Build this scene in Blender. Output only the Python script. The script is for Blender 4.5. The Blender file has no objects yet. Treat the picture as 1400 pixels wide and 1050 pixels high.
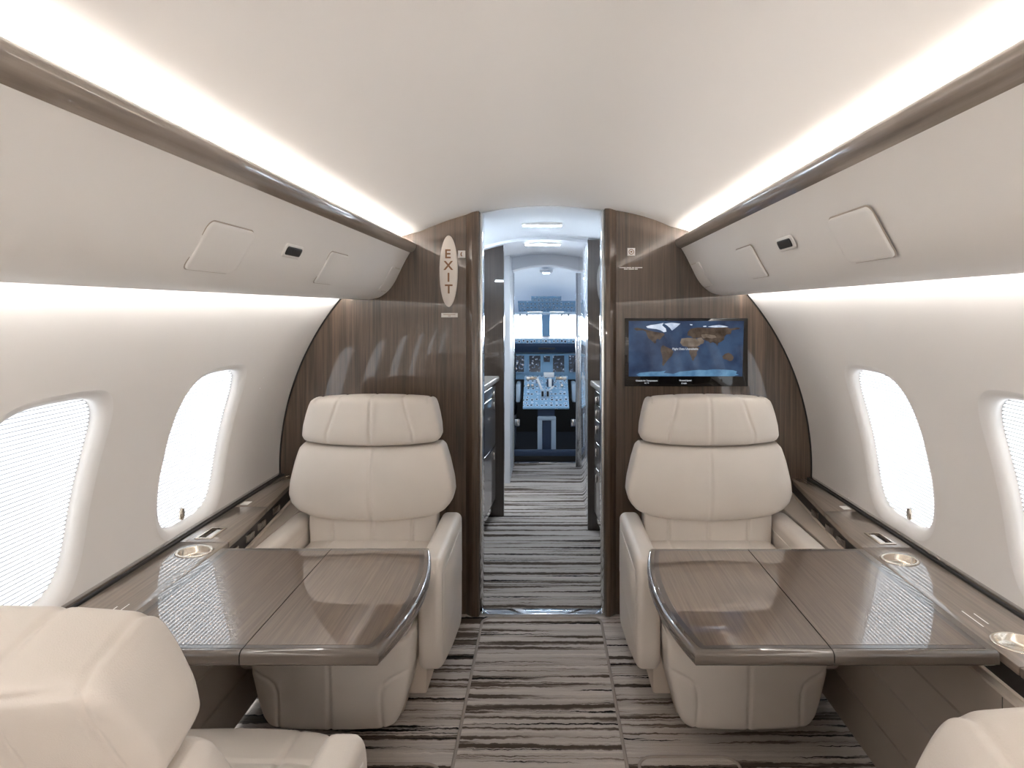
import bpy, bmesh, math, random
import numpy as np
from mathutils import Vector, Matrix
random.seed(4); rng = np.random.default_rng(4)
SC = bpy.context.scene
COL = SC.collection
PI = math.pi

# ------------------------------------------------------------------ materials
def nmat(name):
    m = bpy.data.materials.new(name); m.use_nodes = True
    nt = m.node_tree; nt.nodes.clear()
    out = nt.nodes.new('ShaderNodeOutputMaterial')
    b = nt.nodes.new('ShaderNodeBsdfPrincipled')
    nt.links.new(b.outputs[0], out.inputs[0])
    return m, nt, b, out

def plain(name, col, rough=.5, metal=0, coat=0, bump=0, bscale=400, var=0.04, vscale=6, spec=.5, emis=None, estr=0):
    m, nt, b, out = nmat(name)
    N, Lk = nt.nodes, nt.links
    b.inputs['Roughness'].default_value = rough; b.inputs['Metallic'].default_value = metal
    b.inputs['Coat Weight'].default_value = coat; b.inputs['Coat Roughness'].default_value = .03
    b.inputs['Specular IOR Level'].default_value = spec
    tc = N.new('ShaderNodeTexCoord')
    nz = N.new('ShaderNodeTexNoise'); nz.inputs['Scale'].default_value = vscale
    Lk.new(tc.outputs['Object'], nz.inputs['Vector'])
    mx = N.new('ShaderNodeMix'); mx.data_type = 'RGBA'
    mx.inputs['A'].default_value = (*[c * (1 - var) for c in col], 1)
    mx.inputs['B'].default_value = (*[min(1, c * (1 + var)) for c in col], 1)
    Lk.new(nz.outputs['Fac'], mx.inputs['Factor']); Lk.new(mx.outputs['Result'], b.inputs['Base Color'])
    if bump:
        n2 = N.new('ShaderNodeTexNoise'); n2.inputs['Scale'].default_value = bscale; n2.inputs['Detail'].default_value = 3
        Lk.new(tc.outputs['Object'], n2.inputs['Vector'])
        bp = N.new('ShaderNodeBump'); bp.inputs['Strength'].default_value = bump; bp.inputs['Distance'].default_value = .002
        Lk.new(n2.outputs['Fac'], bp.inputs['Height']); Lk.new(bp.outputs[0], b.inputs['Normal'])
    if emis:
        b.inputs['Emission Color'].default_value = (*emis, 1); b.inputs['Emission Strength'].default_value = estr
    return m

def ramp(nt, stops, interp='LINEAR'):
    r = nt.nodes.new('ShaderNodeValToRGB'); e = r.color_ramp.elements
    r.color_ramp.interpolation = interp
    while len(e) < len(stops): e.new(.5)
    for i, (p, c) in enumerate(stops): e[i].position = p; e[i].color = (*c, 1)
    return r

def wood(name, dark, light, scale, rough=.35, coat=1.0, ior=1.55):
    """veneer: fine streaks; scale = noise frequency per axis (low along the grain)"""
    m, nt, b, out = nmat(name); N, Lk = nt.nodes, nt.links
    tc = N.new('ShaderNodeTexCoord'); mp = N.new('ShaderNodeMapping'); mp.inputs['Scale'].default_value = scale
    Lk.new(tc.outputs['Object'], mp.inputs['Vector'])
    nz = N.new('ShaderNodeTexNoise'); nz.inputs['Scale'].default_value = 1; nz.inputs['Detail'].default_value = 5; nz.inputs['Roughness'].default_value = .65
    Lk.new(mp.outputs[0], nz.inputs['Vector'])
    r = ramp(nt, [(.33, dark), (.5, [(a + c) / 2 for a, c in zip(dark, light)]), (.66, light)])
    Lk.new(nz.outputs['Fac'], r.inputs[0]); Lk.new(r.outputs[0], b.inputs['Base Color'])
    b.inputs['Roughness'].default_value = rough
    b.inputs['Coat Weight'].default_value = coat; b.inputs['Coat Roughness'].default_value = .015; b.inputs['Coat IOR'].default_value = ior
    return m

def emit(name, col, s):
    m = bpy.data.materials.new(name); m.use_nodes = True; nt = m.node_tree; nt.nodes.clear()
    o = nt.nodes.new('ShaderNodeOutputMaterial'); e = nt.nodes.new('ShaderNodeEmission')
    e.inputs[0].default_value = (*col, 1); e.inputs[1].default_value = s
    nt.links.new(e.outputs[0], o.inputs[0]); return m

M = {}
M['fabric'] = plain('cream_panel', (.83, .80, .77), .6, bump=.05, bscale=900, var=.015, vscale=3)
M['ceil'] = plain('ceiling_fabric', (.76, .73, .70), .7, bump=.05, bscale=900, var=.012, vscale=3)
M['bin'] = plain('bin_fabric', (.87, .85, .825), .55, bump=.05, bscale=900, var=.012, vscale=3)
M['reveal'] = plain('window_reveal', (.88, .86, .84), .5, var=.01)
M['leather'] = plain('cream_leather', (.645, .59, .535), .40, bump=.22, bscale=520, var=.05, vscale=7, spec=.45)
M['wood'] = wood('bulkhead_veneer', (.050, .032, .0205), (.136, .089, .058), (85, 85, 2.2))
M['woody'] = wood('table_veneer', (.088, .058, .038), (.170, .118, .081), (170, 3.0, 90), ior=2.1)
M['woodledge'] = wood('ledge_veneer', (.16, .12, .09), (.27, .21, .165), (110, 2.2, 80), ior=1.8)
M['rail'] = wood('rail_veneer', (.23, .188, .155), (.34, .285, .24), (60, 1.6, 60), ior=1.7)
M['edge'] = plain('dark_edge_lacquer', (.11, .088, .072), .25, coat=1, var=.05)
M['inlay'] = plain('dark_inlay', (.055, .045, .038), .3, coat=1, var=.05)
M['darkwood'] = wood('galley_veneer', (.022, .014, .010), (.05, .033, .024), (80, 80, 2))
M['galley'] = wood('galley_front_veneer', (.06, .05, .042), (.11, .092, .078), (80, 80, 2), ior=1.7)
M['black'] = plain('black_rubber', (.012, .011, .010), .5)
M['dark'] = plain('dark_recess', (.02, .016, .014), .6)
M['chrome'] = plain('polished_metal', (.80, .82, .84), .09, metal=1, var=.02)
M['nickel'] = plain('satin_nickel', (.78, .70, .60), .22, metal=1, var=.03)
M['panel'] = plain('taupe_side_panel', (.42, .36, .305), .5, bump=.1, bscale=500, var=.04)
M['fascia'] = plain('beige_fascia', (.58, .50, .42), .45, bump=.1, bscale=500, var=.03)
M['white'] = plain('white_plastic', (.80, .78, .76), .4, var=.01)
M['ivory'] = plain('ivory_sign', (.80, .74, .68), .35, var=.01)
M['brown'] = plain('brown_print', (.27, .13, .055), .5, var=.02)
M['vest'] = plain('white_vestibule_panel', (.66, .68, .71), .5, var=.01)
M['grey'] = plain('grey_reflection', (.22, .205, .195), .3, var=.02)
M['vestgloss'] = plain('white_gloss_panel', (.52, .55, .60), .12, coat=1, var=.01)
M['stone'] = plain('stone_counter', (.45, .40, .36), .25, var=.1, vscale=30)
M['cock'] = plain('cockpit_blue_grey', (.15, .29, .43), .45, var=.06, vscale=20)
M['cockd'] = plain('cockpit_dark_blue', (.03, .05, .095), .6, var=.1, vscale=20)
M['cockl'] = plain('cockpit_pale_grey', (.42, .52, .62), .45, var=.05)
M['cockwall'] = plain('cockpit_liner', (.76, .82, .88), .6, var=.02)
M['pilot'] = plain('pilot_seat_cover', (.010, .012, .017), .85, var=.1, spec=.1)
M['grille'] = plain('dark_grille', (.03, .026, .023), .45, bump=.4, bscale=300)
M['led'] = emit('cove_led', (1.0, .985, .965), 56)
M['wash'] = emit('wash_led', (1.0, .985, .965), 48)
M['slot'] = emit('cool_lamp_and_fill', (.78, .89, 1.0), 46)  # also glows on the fill strips added above the galley
M['slot_bright'] = emit('bright_ceiling_lamp', (.78, .89, 1.0), 160)
M['aft_fill'] = emit('aft_fill_lamp', (1.0, .975, .95), 125)  # glow of the added fill lamp behind the camera
M['dome'] = emit('dome_lamp_glow', (.70, .85, 1.0), 14)

def m_button(name, base, scale, lo, hi):
    m, nt, b, out = nmat(name); N, Lk = nt.nodes, nt.links
    tc = N.new('ShaderNodeTexCoord')
    v = N.new('ShaderNodeTexVoronoi'); v.inputs['Scale'].default_value = scale; v.inputs['Randomness'].default_value = .35
    Lk.new(tc.outputs['Object'], v.inputs['Vector'])
    r = ramp(nt, [(0, lo), (.28, hi), (.42, base), (.8, base)], 'CONSTANT')
    Lk.new(v.outputs['Distance'], r.inputs[0]); Lk.new(r.outputs[0], b.inputs['Base Color'])
    b.inputs['Roughness'].default_value = .45
    return m
M['buttons'] = m_button('switch_panel', (.16, .31, .46), 26, (.02, .03, .05), (.45, .55, .65))
M['buttons2'] = m_button('console_switches', (.25, .43, .60), 22, (.03, .05, .09), (.55, .66, .78))

def m_display():
    m, nt, b, out = nmat('flight_display'); N, Lk = nt.nodes, nt.links
    tc = N.new('ShaderNodeTexCoord')
    v = N.new('ShaderNodeTexNoise'); v.inputs['Scale'].default_value = 38; v.inputs['Detail'].default_value = 2
    Lk.new(tc.outputs['Object'], v.inputs['Vector'])
    r = ramp(nt, [(0, (.004, .006, .012)), (.54, (.004, .006, .012)), (.58, (.04, .07, .13)), (.66, (.35, .38, .42)), (.72, (.25, .12, .05))], 'CONSTANT')
    Lk.new(v.outputs['Fac'], r.inputs[0]); Lk.new(r.outputs[0], b.inputs['Emission Color'])
    b.inputs['Emission Strength'].default_value = 1; b.inputs['Base Color'].default_value = (.005, .006, .01, 1)
    b.inputs['Roughness'].default_value = .15
    return m
M['display'] = m_display()

def m_screen(name, c0, c1, scale, detail, gloss=.06):
    m, nt, b, out = nmat(name); N, Lk = nt.nodes, nt.links
    tc = N.new('ShaderNodeTexCoord')
    v = N.new('ShaderNodeTexNoise'); v.inputs['Scale'].default_value = scale; v.inputs['Detail'].default_value = detail
    Lk.new(tc.outputs['Object'], v.inputs['Vector'])
    r = ramp(nt, [(.35, c0), (.65, c1)])
    Lk.new(v.outputs['Fac'], r.inputs[0]); Lk.new(r.outputs[0], b.inputs['Emission Color'])
    b.inputs['Emission Strength'].default_value = 1; b.inputs['Base Color'].default_value = (.006, .006, .006, 1); b.inputs['Specular IOR Level'].default_value = .25
    b.inputs['Roughness'].default_value = gloss
    return m
M['sea'] = m_screen('map_sea', (.012, .022, .055), (.034, .066, .13), 9, 4)
M['land'] = m_screen('map_land', (.030, .020, .013), (.085, .06, .045), 30, 4)
M['desert'] = m_screen('map_desert', (.10, .075, .055), (.19, .15, .12), 30, 4)
M['ice'] = m_screen('map_ice', (.30, .38, .52), (.62, .68, .78), 20, 4)
M['shelf'] = m_screen('map_polar_shelf', (.05, .13, .24), (.11, .24, .38), 20, 4)
M['glyph'] = m_screen('screen_text', (.55, .58, .62), (.62, .65, .7), 5, 1)
M['bezel'] = plain('screen_bezel', (.006, .0055, .005), .06, coat=.5, var=.02)

def m_carpet(name):
    m, nt, b, out = nmat(name); N, Lk = nt.nodes, nt.links
    tc = N.new('ShaderNodeTexCoord')
    jn = N.new('ShaderNodeTexNoise'); jn.inputs['Scale'].default_value = 38; jn.inputs['Detail'].default_value = 3
    Lk.new(tc.outputs['Object'], jn.inputs['Vector'])
    js = N.new('ShaderNodeVectorMath'); js.operation = 'SUBTRACT'; js.inputs[1].default_value = (.5, .5, .5)
    Lk.new(jn.outputs['Color'], js.inputs[0])
    jm = N.new('ShaderNodeVectorMath'); jm.operation = 'MULTIPLY_ADD'; jm.inputs[1].default_value = (0, .020, 0)
    Lk.new(js.outputs[0], jm.inputs[0]); Lk.new(tc.outputs['Object'], jm.inputs[2])
    def streak(sx, sy, off, detail=2, dist=0):
        mp = N.new('ShaderNodeMapping'); mp.inputs['Scale'].default_value = (sx, sy, 0); mp.inputs['Location'].default_value = (off, off * 1.7, 0)
        Lk.new(jm.outputs[0], mp.inputs['Vector'])
        n = N.new('ShaderNodeTexNoise'); n.inputs['Scale'].default_value = 1; n.inputs['Detail'].default_value = detail; n.inputs['Roughness'].default_value = .6
        n.inputs['Distortion'].default_value = dist
        Lk.new(mp.outputs[0], n.inputs['Vector']); return n
    a = streak(.6, 19, 3, 4, .12)          # mid brown bands
    d = streak(.7, 30, 11, 3, .12)       # thin near-black lines
    l = streak(.9, 60, 23, 2)           # light hairlines
    ra = ramp(nt, [(.0, (.05, .036, .027)), (.415, (.085, .065, .05)), (.45, (.17, .135, .11)), (.472, (.42, .37, .33)), (.60, (.56, .505, .46)), (.70, (.42, .37, .33)), (.74, (.23, .195, .165))])
    Lk.new(a.outputs['Fac'], ra.inputs[0])
    rd = ramp(nt, [(.0, (1, 1, 1)), (.375, (1, 1, 1)), (.405, (0, 0, 0))])
    Lk.new(d.outputs['Fac'], rd.inputs[0])
    mx = N.new('ShaderNodeMix'); mx.data_type = 'RGBA'; mx.inputs['B'].default_value = (.010, .008, .007, 1)
    Lk.new(rd.outputs[0], mx.inputs['Factor']); Lk.new(ra.outputs[0], mx.inputs['A'])
    rl = ramp(nt, [(.0, (.74, .72, .70)), (.45, (1.0, 1.0, 1.0)), (.7, (1.18, 1.18, 1.18))])
    Lk.new(l.outputs['Fac'], rl.inputs[0])
    mu = N.new('ShaderNodeMix'); mu.data_type = 'RGBA'; mu.blend_type = 'MULTIPLY'; mu.inputs['Factor'].default_value = 1
    Lk.new(mx.outputs['Result'], mu.inputs['A']); Lk.new(rl.outputs[0], mu.inputs['B'])
    Lk.new(mu.outputs['Result'], b.inputs['Base Color'])
    b.inputs['Roughness'].default_value = .95; b.inputs['Specular IOR Level'].default_value = .1
    n = N.new('ShaderNodeTexNoise'); n.inputs['Scale'].default_value = 260; Lk.new(tc.outputs['Object'], n.inputs['Vector'])
    bp = N.new('ShaderNodeBump'); bp.inputs['Strength'].default_value = .5; bp.inputs['Distance'].default_value = .004
    Lk.new(n.outputs['Fac'], bp.inputs['Height']); Lk.new(bp.outputs[0], b.inputs['Normal'])
    return m
M['carpet'] = m_carpet('striped_carpet')
M['binding'] = plain('carpet_binding', (.34, .29, .25), .8, var=.05)

def m_shade(nm='pleated_shade', k=(1, 1, 1)):
    m = bpy.data.materials.new(nm); m.use_nodes = True; nt = m.node_tree; nt.nodes.clear(); N, Lk = nt.nodes, nt.links
    o = N.new('ShaderNodeOutputMaterial'); t = N.new('ShaderNodeBsdfTranslucent'); d = N.new('ShaderNodeBsdfDiffuse')
    tc = N.new('ShaderNodeTexCoord'); nz = N.new('ShaderNodeTexNoise'); nz.inputs['Scale'].default_value = 14
    Lk.new(tc.outputs['Object'], nz.inputs['Vector'])
    r = ramp(nt, [(.3, (.90 * k[0], .89 * k[1], .88 * k[2])), (.7, (.97 * k[0], .97 * k[1], .97 * k[2]))]); Lk.new(nz.outputs['Fac'], r.inputs[0])
    Lk.new(r.outputs[0], t.inputs[0]); Lk.new(r.outputs[0], d.inputs[0])
    s = N.new('ShaderNodeMixShader'); s.inputs[0].default_value = .35
    Lk.new(t.outputs[0], s.inputs[1]); Lk.new(d.outputs[0], s.inputs[2]); Lk.new(s.outputs[0], o.inputs[0])
    return m
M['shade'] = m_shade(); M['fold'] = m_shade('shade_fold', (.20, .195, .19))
def m_pane():
    m = bpy.data.materials.new('window_pane'); m.use_nodes = True; nt = m.node_tree; nt.nodes.clear(); N, Lk = nt.nodes, nt.links
    o = N.new('ShaderNodeOutputMaterial'); t = N.new('ShaderNodeBsdfTransparent'); g = N.new('ShaderNodeBsdfGlossy')
    t.inputs[0].default_value = (.95, .98, 1, 1); g.inputs['Roughness'].default_value = .02
    s = N.new('ShaderNodeMixShader'); s.inputs[0].default_value = .05
    Lk.new(t.outputs[0], s.inputs[1]); Lk.new(g.outputs[0], s.inputs[2]); Lk.new(s.outputs[0], o.inputs[0])
    return m
M['pane'] = m_pane()

# ------------------------------------------------------------------ helpers
def mesh_obj(name, verts, faces, mat, parent=None, smooth=True, normals=None, midx=None, fix=True):
    if normals is not None:
        VV = np.array(verts, float); NA = np.array(normals, float); F2 = []
        for f in faces:
            q = VV[list(f)]; nn = np.zeros(3)
            for i in range(len(f)): nn += np.cross(q[i], q[(i + 1) % len(f)])
            F2.append(f if nn @ NA[list(f)].sum(0) > 0 else tuple(f)[::-1])
        faces = F2
    me = bpy.data.meshes.new(name)
    me.from_pydata([tuple(map(float, v)) for v in verts], [], [tuple(map(int, f)) for f in faces])
    mats = mat if isinstance(mat, (list, tuple)) else [mat]
    for mm in mats: me.materials.append(M[mm] if isinstance(mm, str) else mm)
    if midx is not None: me.polygons.foreach_set('material_index', midx)
    if fix:
        bm = bmesh.new(); bm.from_mesh(me); bmesh.ops.remove_doubles(bm, verts=bm.verts, dist=1e-6)
        bmesh.ops.recalc_face_normals(bm, faces=bm.faces); bm.to_mesh(me); bm.free()
    me.polygons.foreach_set('use_smooth', [smooth] * len(me.polygons))
    if normals is not None: me.normals_split_custom_set_from_vertices([tuple(n) for n in normals])
    o = bpy.data.objects.new(name, me); COL.objects.link(o)
    if parent: o.parent = parent
    return o

def bm_obj(name, bm, mat, parent=None, smooth_angle=40):
    me = bpy.data.meshes.new(name)
    bmesh.ops.recalc_face_normals(bm, faces=bm.faces)
    bm.to_mesh(me); bm.free()
    mats = mat if isinstance(mat, (list, tuple)) else [mat]
    for mm in mats: me.materials.append(M[mm])
    if smooth_angle:
        me.polygons.foreach_set('use_smooth', [True] * len(me.polygons))
        me.set_sharp_from_angle(angle=math.radians(smooth_angle))
    o = bpy.data.objects.new(name, me); COL.objects.link(o)
    if parent: o.parent = parent
    return o

def rbox(name, lo, hi, mat, parent=None, bev=.003, seg=2, rot=None):
    bm = bmesh.new()
    c = [(a + b) / 2 for a, b in zip(lo, hi)]; d = [b - a for a, b in zip(lo, hi)]
    bmesh.ops.create_cube(bm, size=1, matrix=Matrix.Translation(c) @ Matrix.Diagonal((*d, 1)))
    if bev: bmesh.ops.bevel(bm, geom=list(bm.edges), offset=min(bev, min(d) * .49), segments=seg, affect='EDGES', profile=.5)
    return bm_obj(name, bm, mat, parent)

def prism(name, pts, axis, a0, a1, mat, parent=None, bev=0, seg=2, cap=True):
    """extrude closed 2D polygon along axis ('x','y','z'); pts are the two other coords in order"""
    def P(p, a): return {'x': (a, p[0], p[1]), 'y': (p[0], a, p[1]), 'z': (p[0], p[1], a)}[axis]
    bm = bmesh.new()
    A = [bm.verts.new(P(p, a0)) for p in pts]; B = [bm.verts.new(P(p, a1)) for p in pts]
    n = len(pts)
    for i in range(n): bm.faces.new((A[i], A[(i + 1) % n], B[(i + 1) % n], B[i]))
    if cap: bm.faces.new(A[::-1]); bm.faces.new(B)
    bmesh.ops.recalc_face_normals(bm, faces=bm.faces); bm.normal_update()
    if bev:
        es = [e for e in bm.edges if len(e.link_faces) == 2 and e.calc_face_angle(0) > math.radians(28)]
        bmesh.ops.bevel(bm, geom=es, offset=bev, segments=seg, affect='EDGES', profile=.5, clamp_overlap=True)
    return bm_obj(name, bm, mat, parent)

def tube(name, pts, r, mat, parent=None, n=8, closed=False):
    pts = [Vector(p) for p in pts]; V = []; F = []
    k = len(pts)
    up = Vector((0, 0, 1))
    for i, p in enumerate(pts):
        a = pts[(i - 1) % k] if (closed or i > 0) else p; b = pts[(i + 1) % k] if (closed or i < k - 1) else p
        t = (b - a).normalized()
        u = up if abs(t.dot(up)) < .95 else Vector((1, 0, 0))
        s = t.cross(u).normalized(); w = s.cross(t).normalized()
        for j in range(n):
            an = 2 * PI * j / n
            V.append(p + s * math.cos(an) * r + w * math.sin(an) * r)
    for i in range(k if closed else k - 1):
        for j in range(n):
            F.append((i * n + j, i * n + (j + 1) % n, ((i + 1) % k) * n + (j + 1) % n, ((i + 1) % k) * n + j))
    if not closed:
        F.append(tuple(range(n))[::-1]); F.append(tuple((k - 1) * n + j for j in range(n)))
    return mesh_obj(name, V, F, mat, parent)

def grid_faces(nu, nv, off=0, flip=False):
    F = []
    for i in range(nu - 1):
        for j in range(nv - 1):
            q = (off + i * nv + j, off + (i + 1) * nv + j, off + (i + 1) * nv + j + 1, off + i * nv + j + 1)
            F.append(q[::-1] if flip else q)
    return F

def lathe(name, prof, mat, parent=None, n=40, loc=(0, 0, 0), closed=False):
    V = []; F = []; k = len(prof)
    for i in range(n):
        a = 2 * PI * i / n
        for r, z in prof: V.append((loc[0] + r * math.cos(a), loc[1] + r * math.sin(a), loc[2] + z))
    for i in range(n):
        for j in range(k - 1 if not closed else k):
            F.append((i * k + j, ((i + 1) % n) * k + j, ((i + 1) % n) * k + (j + 1) % k, i * k + (j + 1) % k))
    return mesh_obj(name, V, F, mat, parent)

def empty(name, loc=(0, 0, 0), rz=0):
    o = bpy.data.objects.new(name, None); COL.objects.link(o); o.location = loc; o.rotation_euler = (0, 0, rz)
    o.empty_display_size = .05
    return o

def tag(o, label, cat, group=None, kind=None):
    o['label'] = label; o['category'] = cat
    if group: o['group'] = group
    if kind: o['kind'] = kind
    return o

def struct(o, label=None, cat=None):
    o['kind'] = 'structure'
    if label: o['label'] = label; o['category'] = cat
    return o

def bool_cut(o, cutters):
    par = o.parent; o.parent = None
    for c in cutters:
        md = o.modifiers.new('cut', 'BOOLEAN'); md.operation = 'DIFFERENCE'; md.object = c; md.solver = 'EXACT'
    dg = bpy.context.evaluated_depsgraph_get(); bpy.context.view_layer.update(); dg.update()
    me = bpy.data.meshes.new_from_object(o.evaluated_get(dg))
    o.modifiers.clear(); o.data = me
    me.polygons.foreach_set('use_smooth', [True] * len(me.polygons)); me.set_sharp_from_angle(angle=math.radians(35))
    for c in cutters: bpy.data.objects.remove(c)
    o.parent = par

def text_mesh(name, s, size, mat, parent, loc, rot, bold=0, align='CENTER', ext=.0004):
    cu = bpy.data.curves.new(name, 'FONT'); cu.body = s; cu.size = size; cu.align_x = align; cu.align_y = 'CENTER'
    cu.offset = bold; cu.extrude = ext; cu.resolution_u = 4
    t = bpy.data.objects.new(name, cu); COL.objects.link(t)
    dg = bpy.context.evaluated_depsgraph_get(); bpy.context.view_layer.update(); dg.update()
    me = bpy.data.meshes.new_from_object(t.evaluated_get(dg))
    bpy.data.objects.remove(t)
    me.materials.clear(); me.materials.append(M[mat])
    o = bpy.data.objects.new(name, me); COL.objects.link(o); o.parent = parent
    o.location = loc; o.rotation_euler = rot
    return o

def catmull(P, n=6):
    P = [np.array(p, float) for p in P]; out = []
    Q = [2 * P[0] - P[1]] + P + [2 * P[-1] - P[-2]]
    for i in range(1, len(Q) - 2):
        for k in range(n):
            t = k / n; a, b, c, d = Q[i - 1], Q[i], Q[i + 1], Q[i + 2]
            out.append(.5 * (2 * b + (c - a) * t + (2 * a - 5 * b + 4 * c - d) * t * t + (-a + 3 * b - 3 * c + d) * t ** 3))
    out.append(P[-1]); return np.array(out)

def rrect(hw, hh, r, n=12, p=None):
    """rounded rectangle outline, counter-clockwise"""
    out = []
    for cx, cy, a0 in ((hw - r, hh - r, 0), (-hw + r, hh - r, 90), (-hw + r, -hh + r, 180), (hw - r, -hh + r, 270)):
        for k in range(n + 1):
            a = math.radians(a0 + 90 * k / n); out.append((cx + r * math.cos(a), cy + r * math.sin(a)))
    return out

def pad_prism(name, outline, x0, x1, r, mat, parent, n=7, mode=None):
    """soft slab: smooth closed (y,z) outline swept over x with rounded shoulders"""
    P = np.array(outline, float); m = len(P)
    d = np.roll(P, -1, 0) - np.roll(P, 1, 0); d /= np.linalg.norm(d, axis=1)[:, None] + 1e-9
    N_ = np.stack([d[:, 1], -d[:, 0]], 1)
    if mode:     # sharp-cornered outline: mitred vertex normals
        e0 = P - np.roll(P, 1, 0); e1 = np.roll(P, -1, 0) - P
        n0 = np.stack([e0[:, 1], -e0[:, 0]], 1); n1 = np.stack([e1[:, 1], -e1[:, 0]], 1)
        n0 /= np.linalg.norm(n0, axis=1)[:, None]; n1 /= np.linalg.norm(n1, axis=1)[:, None]
        N_ = (n0 + n1) / (1 + np.sum(n0 * n1, 1))[:, None]
    if isinstance(mode, tuple):      # butt joints keep their full depth
        for i_ in range(m):
            if any(abs(abs(P[i_, 1]) - q_) < 1e-5 for q_ in mode): N_[i_, 1] = 0
    area = .5 * np.sum(P[:, 0] * np.roll(P[:, 1], -1) - np.roll(P[:, 0], -1) * P[:, 1])
    if area < 0: N_ = -N_
    V = []; F = []
    full = [(x0 + r * (1 - math.cos(PI / 2 * k / n)), r * (1 - math.sin(PI / 2 * k / n))) for k in range(n + 1)] + [(x1 - r * (1 - math.cos(PI / 2 * k / n)), r * (1 - math.sin(PI / 2 * k / n))) for k in range(n, -1, -1)]
    for x, ins in full:
        for p, q in zip(P, N_): V.append((x, p[0] - q[0] * ins, p[1] - q[1] * ins))
    for k in range(len(full) - 1):
        for i in range(m): F.append((k * m + i, k * m + (i + 1) % m, (k + 1) * m + (i + 1) % m, (k + 1) * m + i))
    F.append(tuple(range(m))[::-1]); F.append(tuple((len(full) - 1) * m + i for i in range(m)))
    o = mesh_obj(name, V, F, mat, parent); o.data.set_sharp_from_angle(angle=math.radians(42)); return o

def smooth_closed(pts, n=5):
    P = [np.array(p, float) for p in pts]; k = len(P); out = []
    for i in range(k):
        a, b, c, d = P[i - 1], P[i], P[(i + 1) % k], P[(i + 2) % k]
        for j in range(n):
            t = j / n; out.append(.5 * (2 * b + (c - a) * t + (2 * a - 5 * b + 4 * c - d) * t * t + (-a + 3 * b - 3 * c + d) * t ** 3))
    return out

# ------------------------------------------------------------------ cabin shell
YB = 3.264            # aft face of the forward bulkhead
YR = -2.60            # rear wall
R0, ZC = 1.237, .68   # cabin cross-section circle
def wall_pt(side, y, s, out=0.0):
    a = s / R0; r = R0 + out
    return (side * r * math.cos(a), y, ZC + r * math.sin(a))
def wall_n(side, s):
    a = s / R0; return (-side * math.cos(a), 0, -math.sin(a))

floor = struct(mesh_obj('floor', [(-1.15, YR, 0), (1.15, YR, 0), (1.15, 6.42, 0), (-1.15, 6.42, 0)], [(0, 1, 2, 3)], 'carpet', fix=False))

WIN_Y = [2.452 - .82 * k for k in range(6)]
S0W, S1W = -.09, .60
def win_outline(c, grow, n=96):
    """window outline in (Y, s): slightly bowed rounded rectangle"""
    hw, hh, cs = .208 + grow, .262 + grow, .264
    out = []
    for k in range(n):
        a = 2 * PI * k / n + PI / n
        ca, sa = math.cos(a), math.sin(a); e = 2 / 3.9
        out.append((c + hw * math.copysign(abs(ca) ** e, ca), cs + hh * math.copysign(abs(sa) ** e, sa)))
    return out

def build_wall(side, name):
    V = []; NN = []; F = []
    def add(y, s): V.append(wall_pt(side, y, s)); NN.append(wall_n(side, s)); return len(V) - 1
    def patch(y0, y1, s0, s1, ny, ns):
        b = len(V)
        for i in range(ny):
            for j in range(ns): add(y0 + (y1 - y0) * i / (ny - 1), s0 + (s1 - s0) * j / (ns - 1))
        F.extend(grid_faces(ny, ns, b))
    patch(YR, YB + .05, -.70, S0W, 2, 20)
    patch(YR, YB + .05, S1W, 1.02, 2, 22)
    patch(WIN_Y[0] + .41, YB + .05, S0W, S1W, 2, 30)
    patch(YR, WIN_Y[-1] - .41, S0W, S1W, 2, 30)
    for c in WIN_Y:
        inner = win_outline(c, .030); n = len(inner); cs = (S0W + S1W) / 2; outer = []
        for (y, s) in inner:
            dy, ds = y - c, s - cs
            t = min(.41 / abs(dy) if abs(dy) > 1e-9 else 1e9, ((S1W - S0W) / 2) / abs(ds) if abs(ds) > 1e-9 else 1e9)
            outer.append((c + dy * t, cs + ds * t))
        # add exact corners by snapping the nearest outline points
        for cy in (c - .41, c + .41):
            for cz in (S0W, S1W):
                k = min(range(n), key=lambda i: (outer[i][0] - cy) ** 2 + (outer[i][1] - cz) ** 2); outer[k] = (cy, cz)
        rings = 7; b = len(V)
        for r in range(rings):
            t = (r / (rings - 1)) ** 1.3
            for i in range(n): add(inner[i][0] * (1 - t) + outer[i][0] * t, inner[i][1] * (1 - t) + outer[i][1] * t)
        for r in range(rings - 1):
            for i in range(n):
                F.append((b + r * n + i, b + r * n + (i + 1) % n, b + (r + 1) * n + (i + 1) % n, b + (r + 1) * n + i))
    return struct(mesh_obj(name, V, F, 'fabric', normals=NN, fix=False))
build_wall(-1, 'wall_left'); build_wall(1, 'wall_right')

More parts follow.
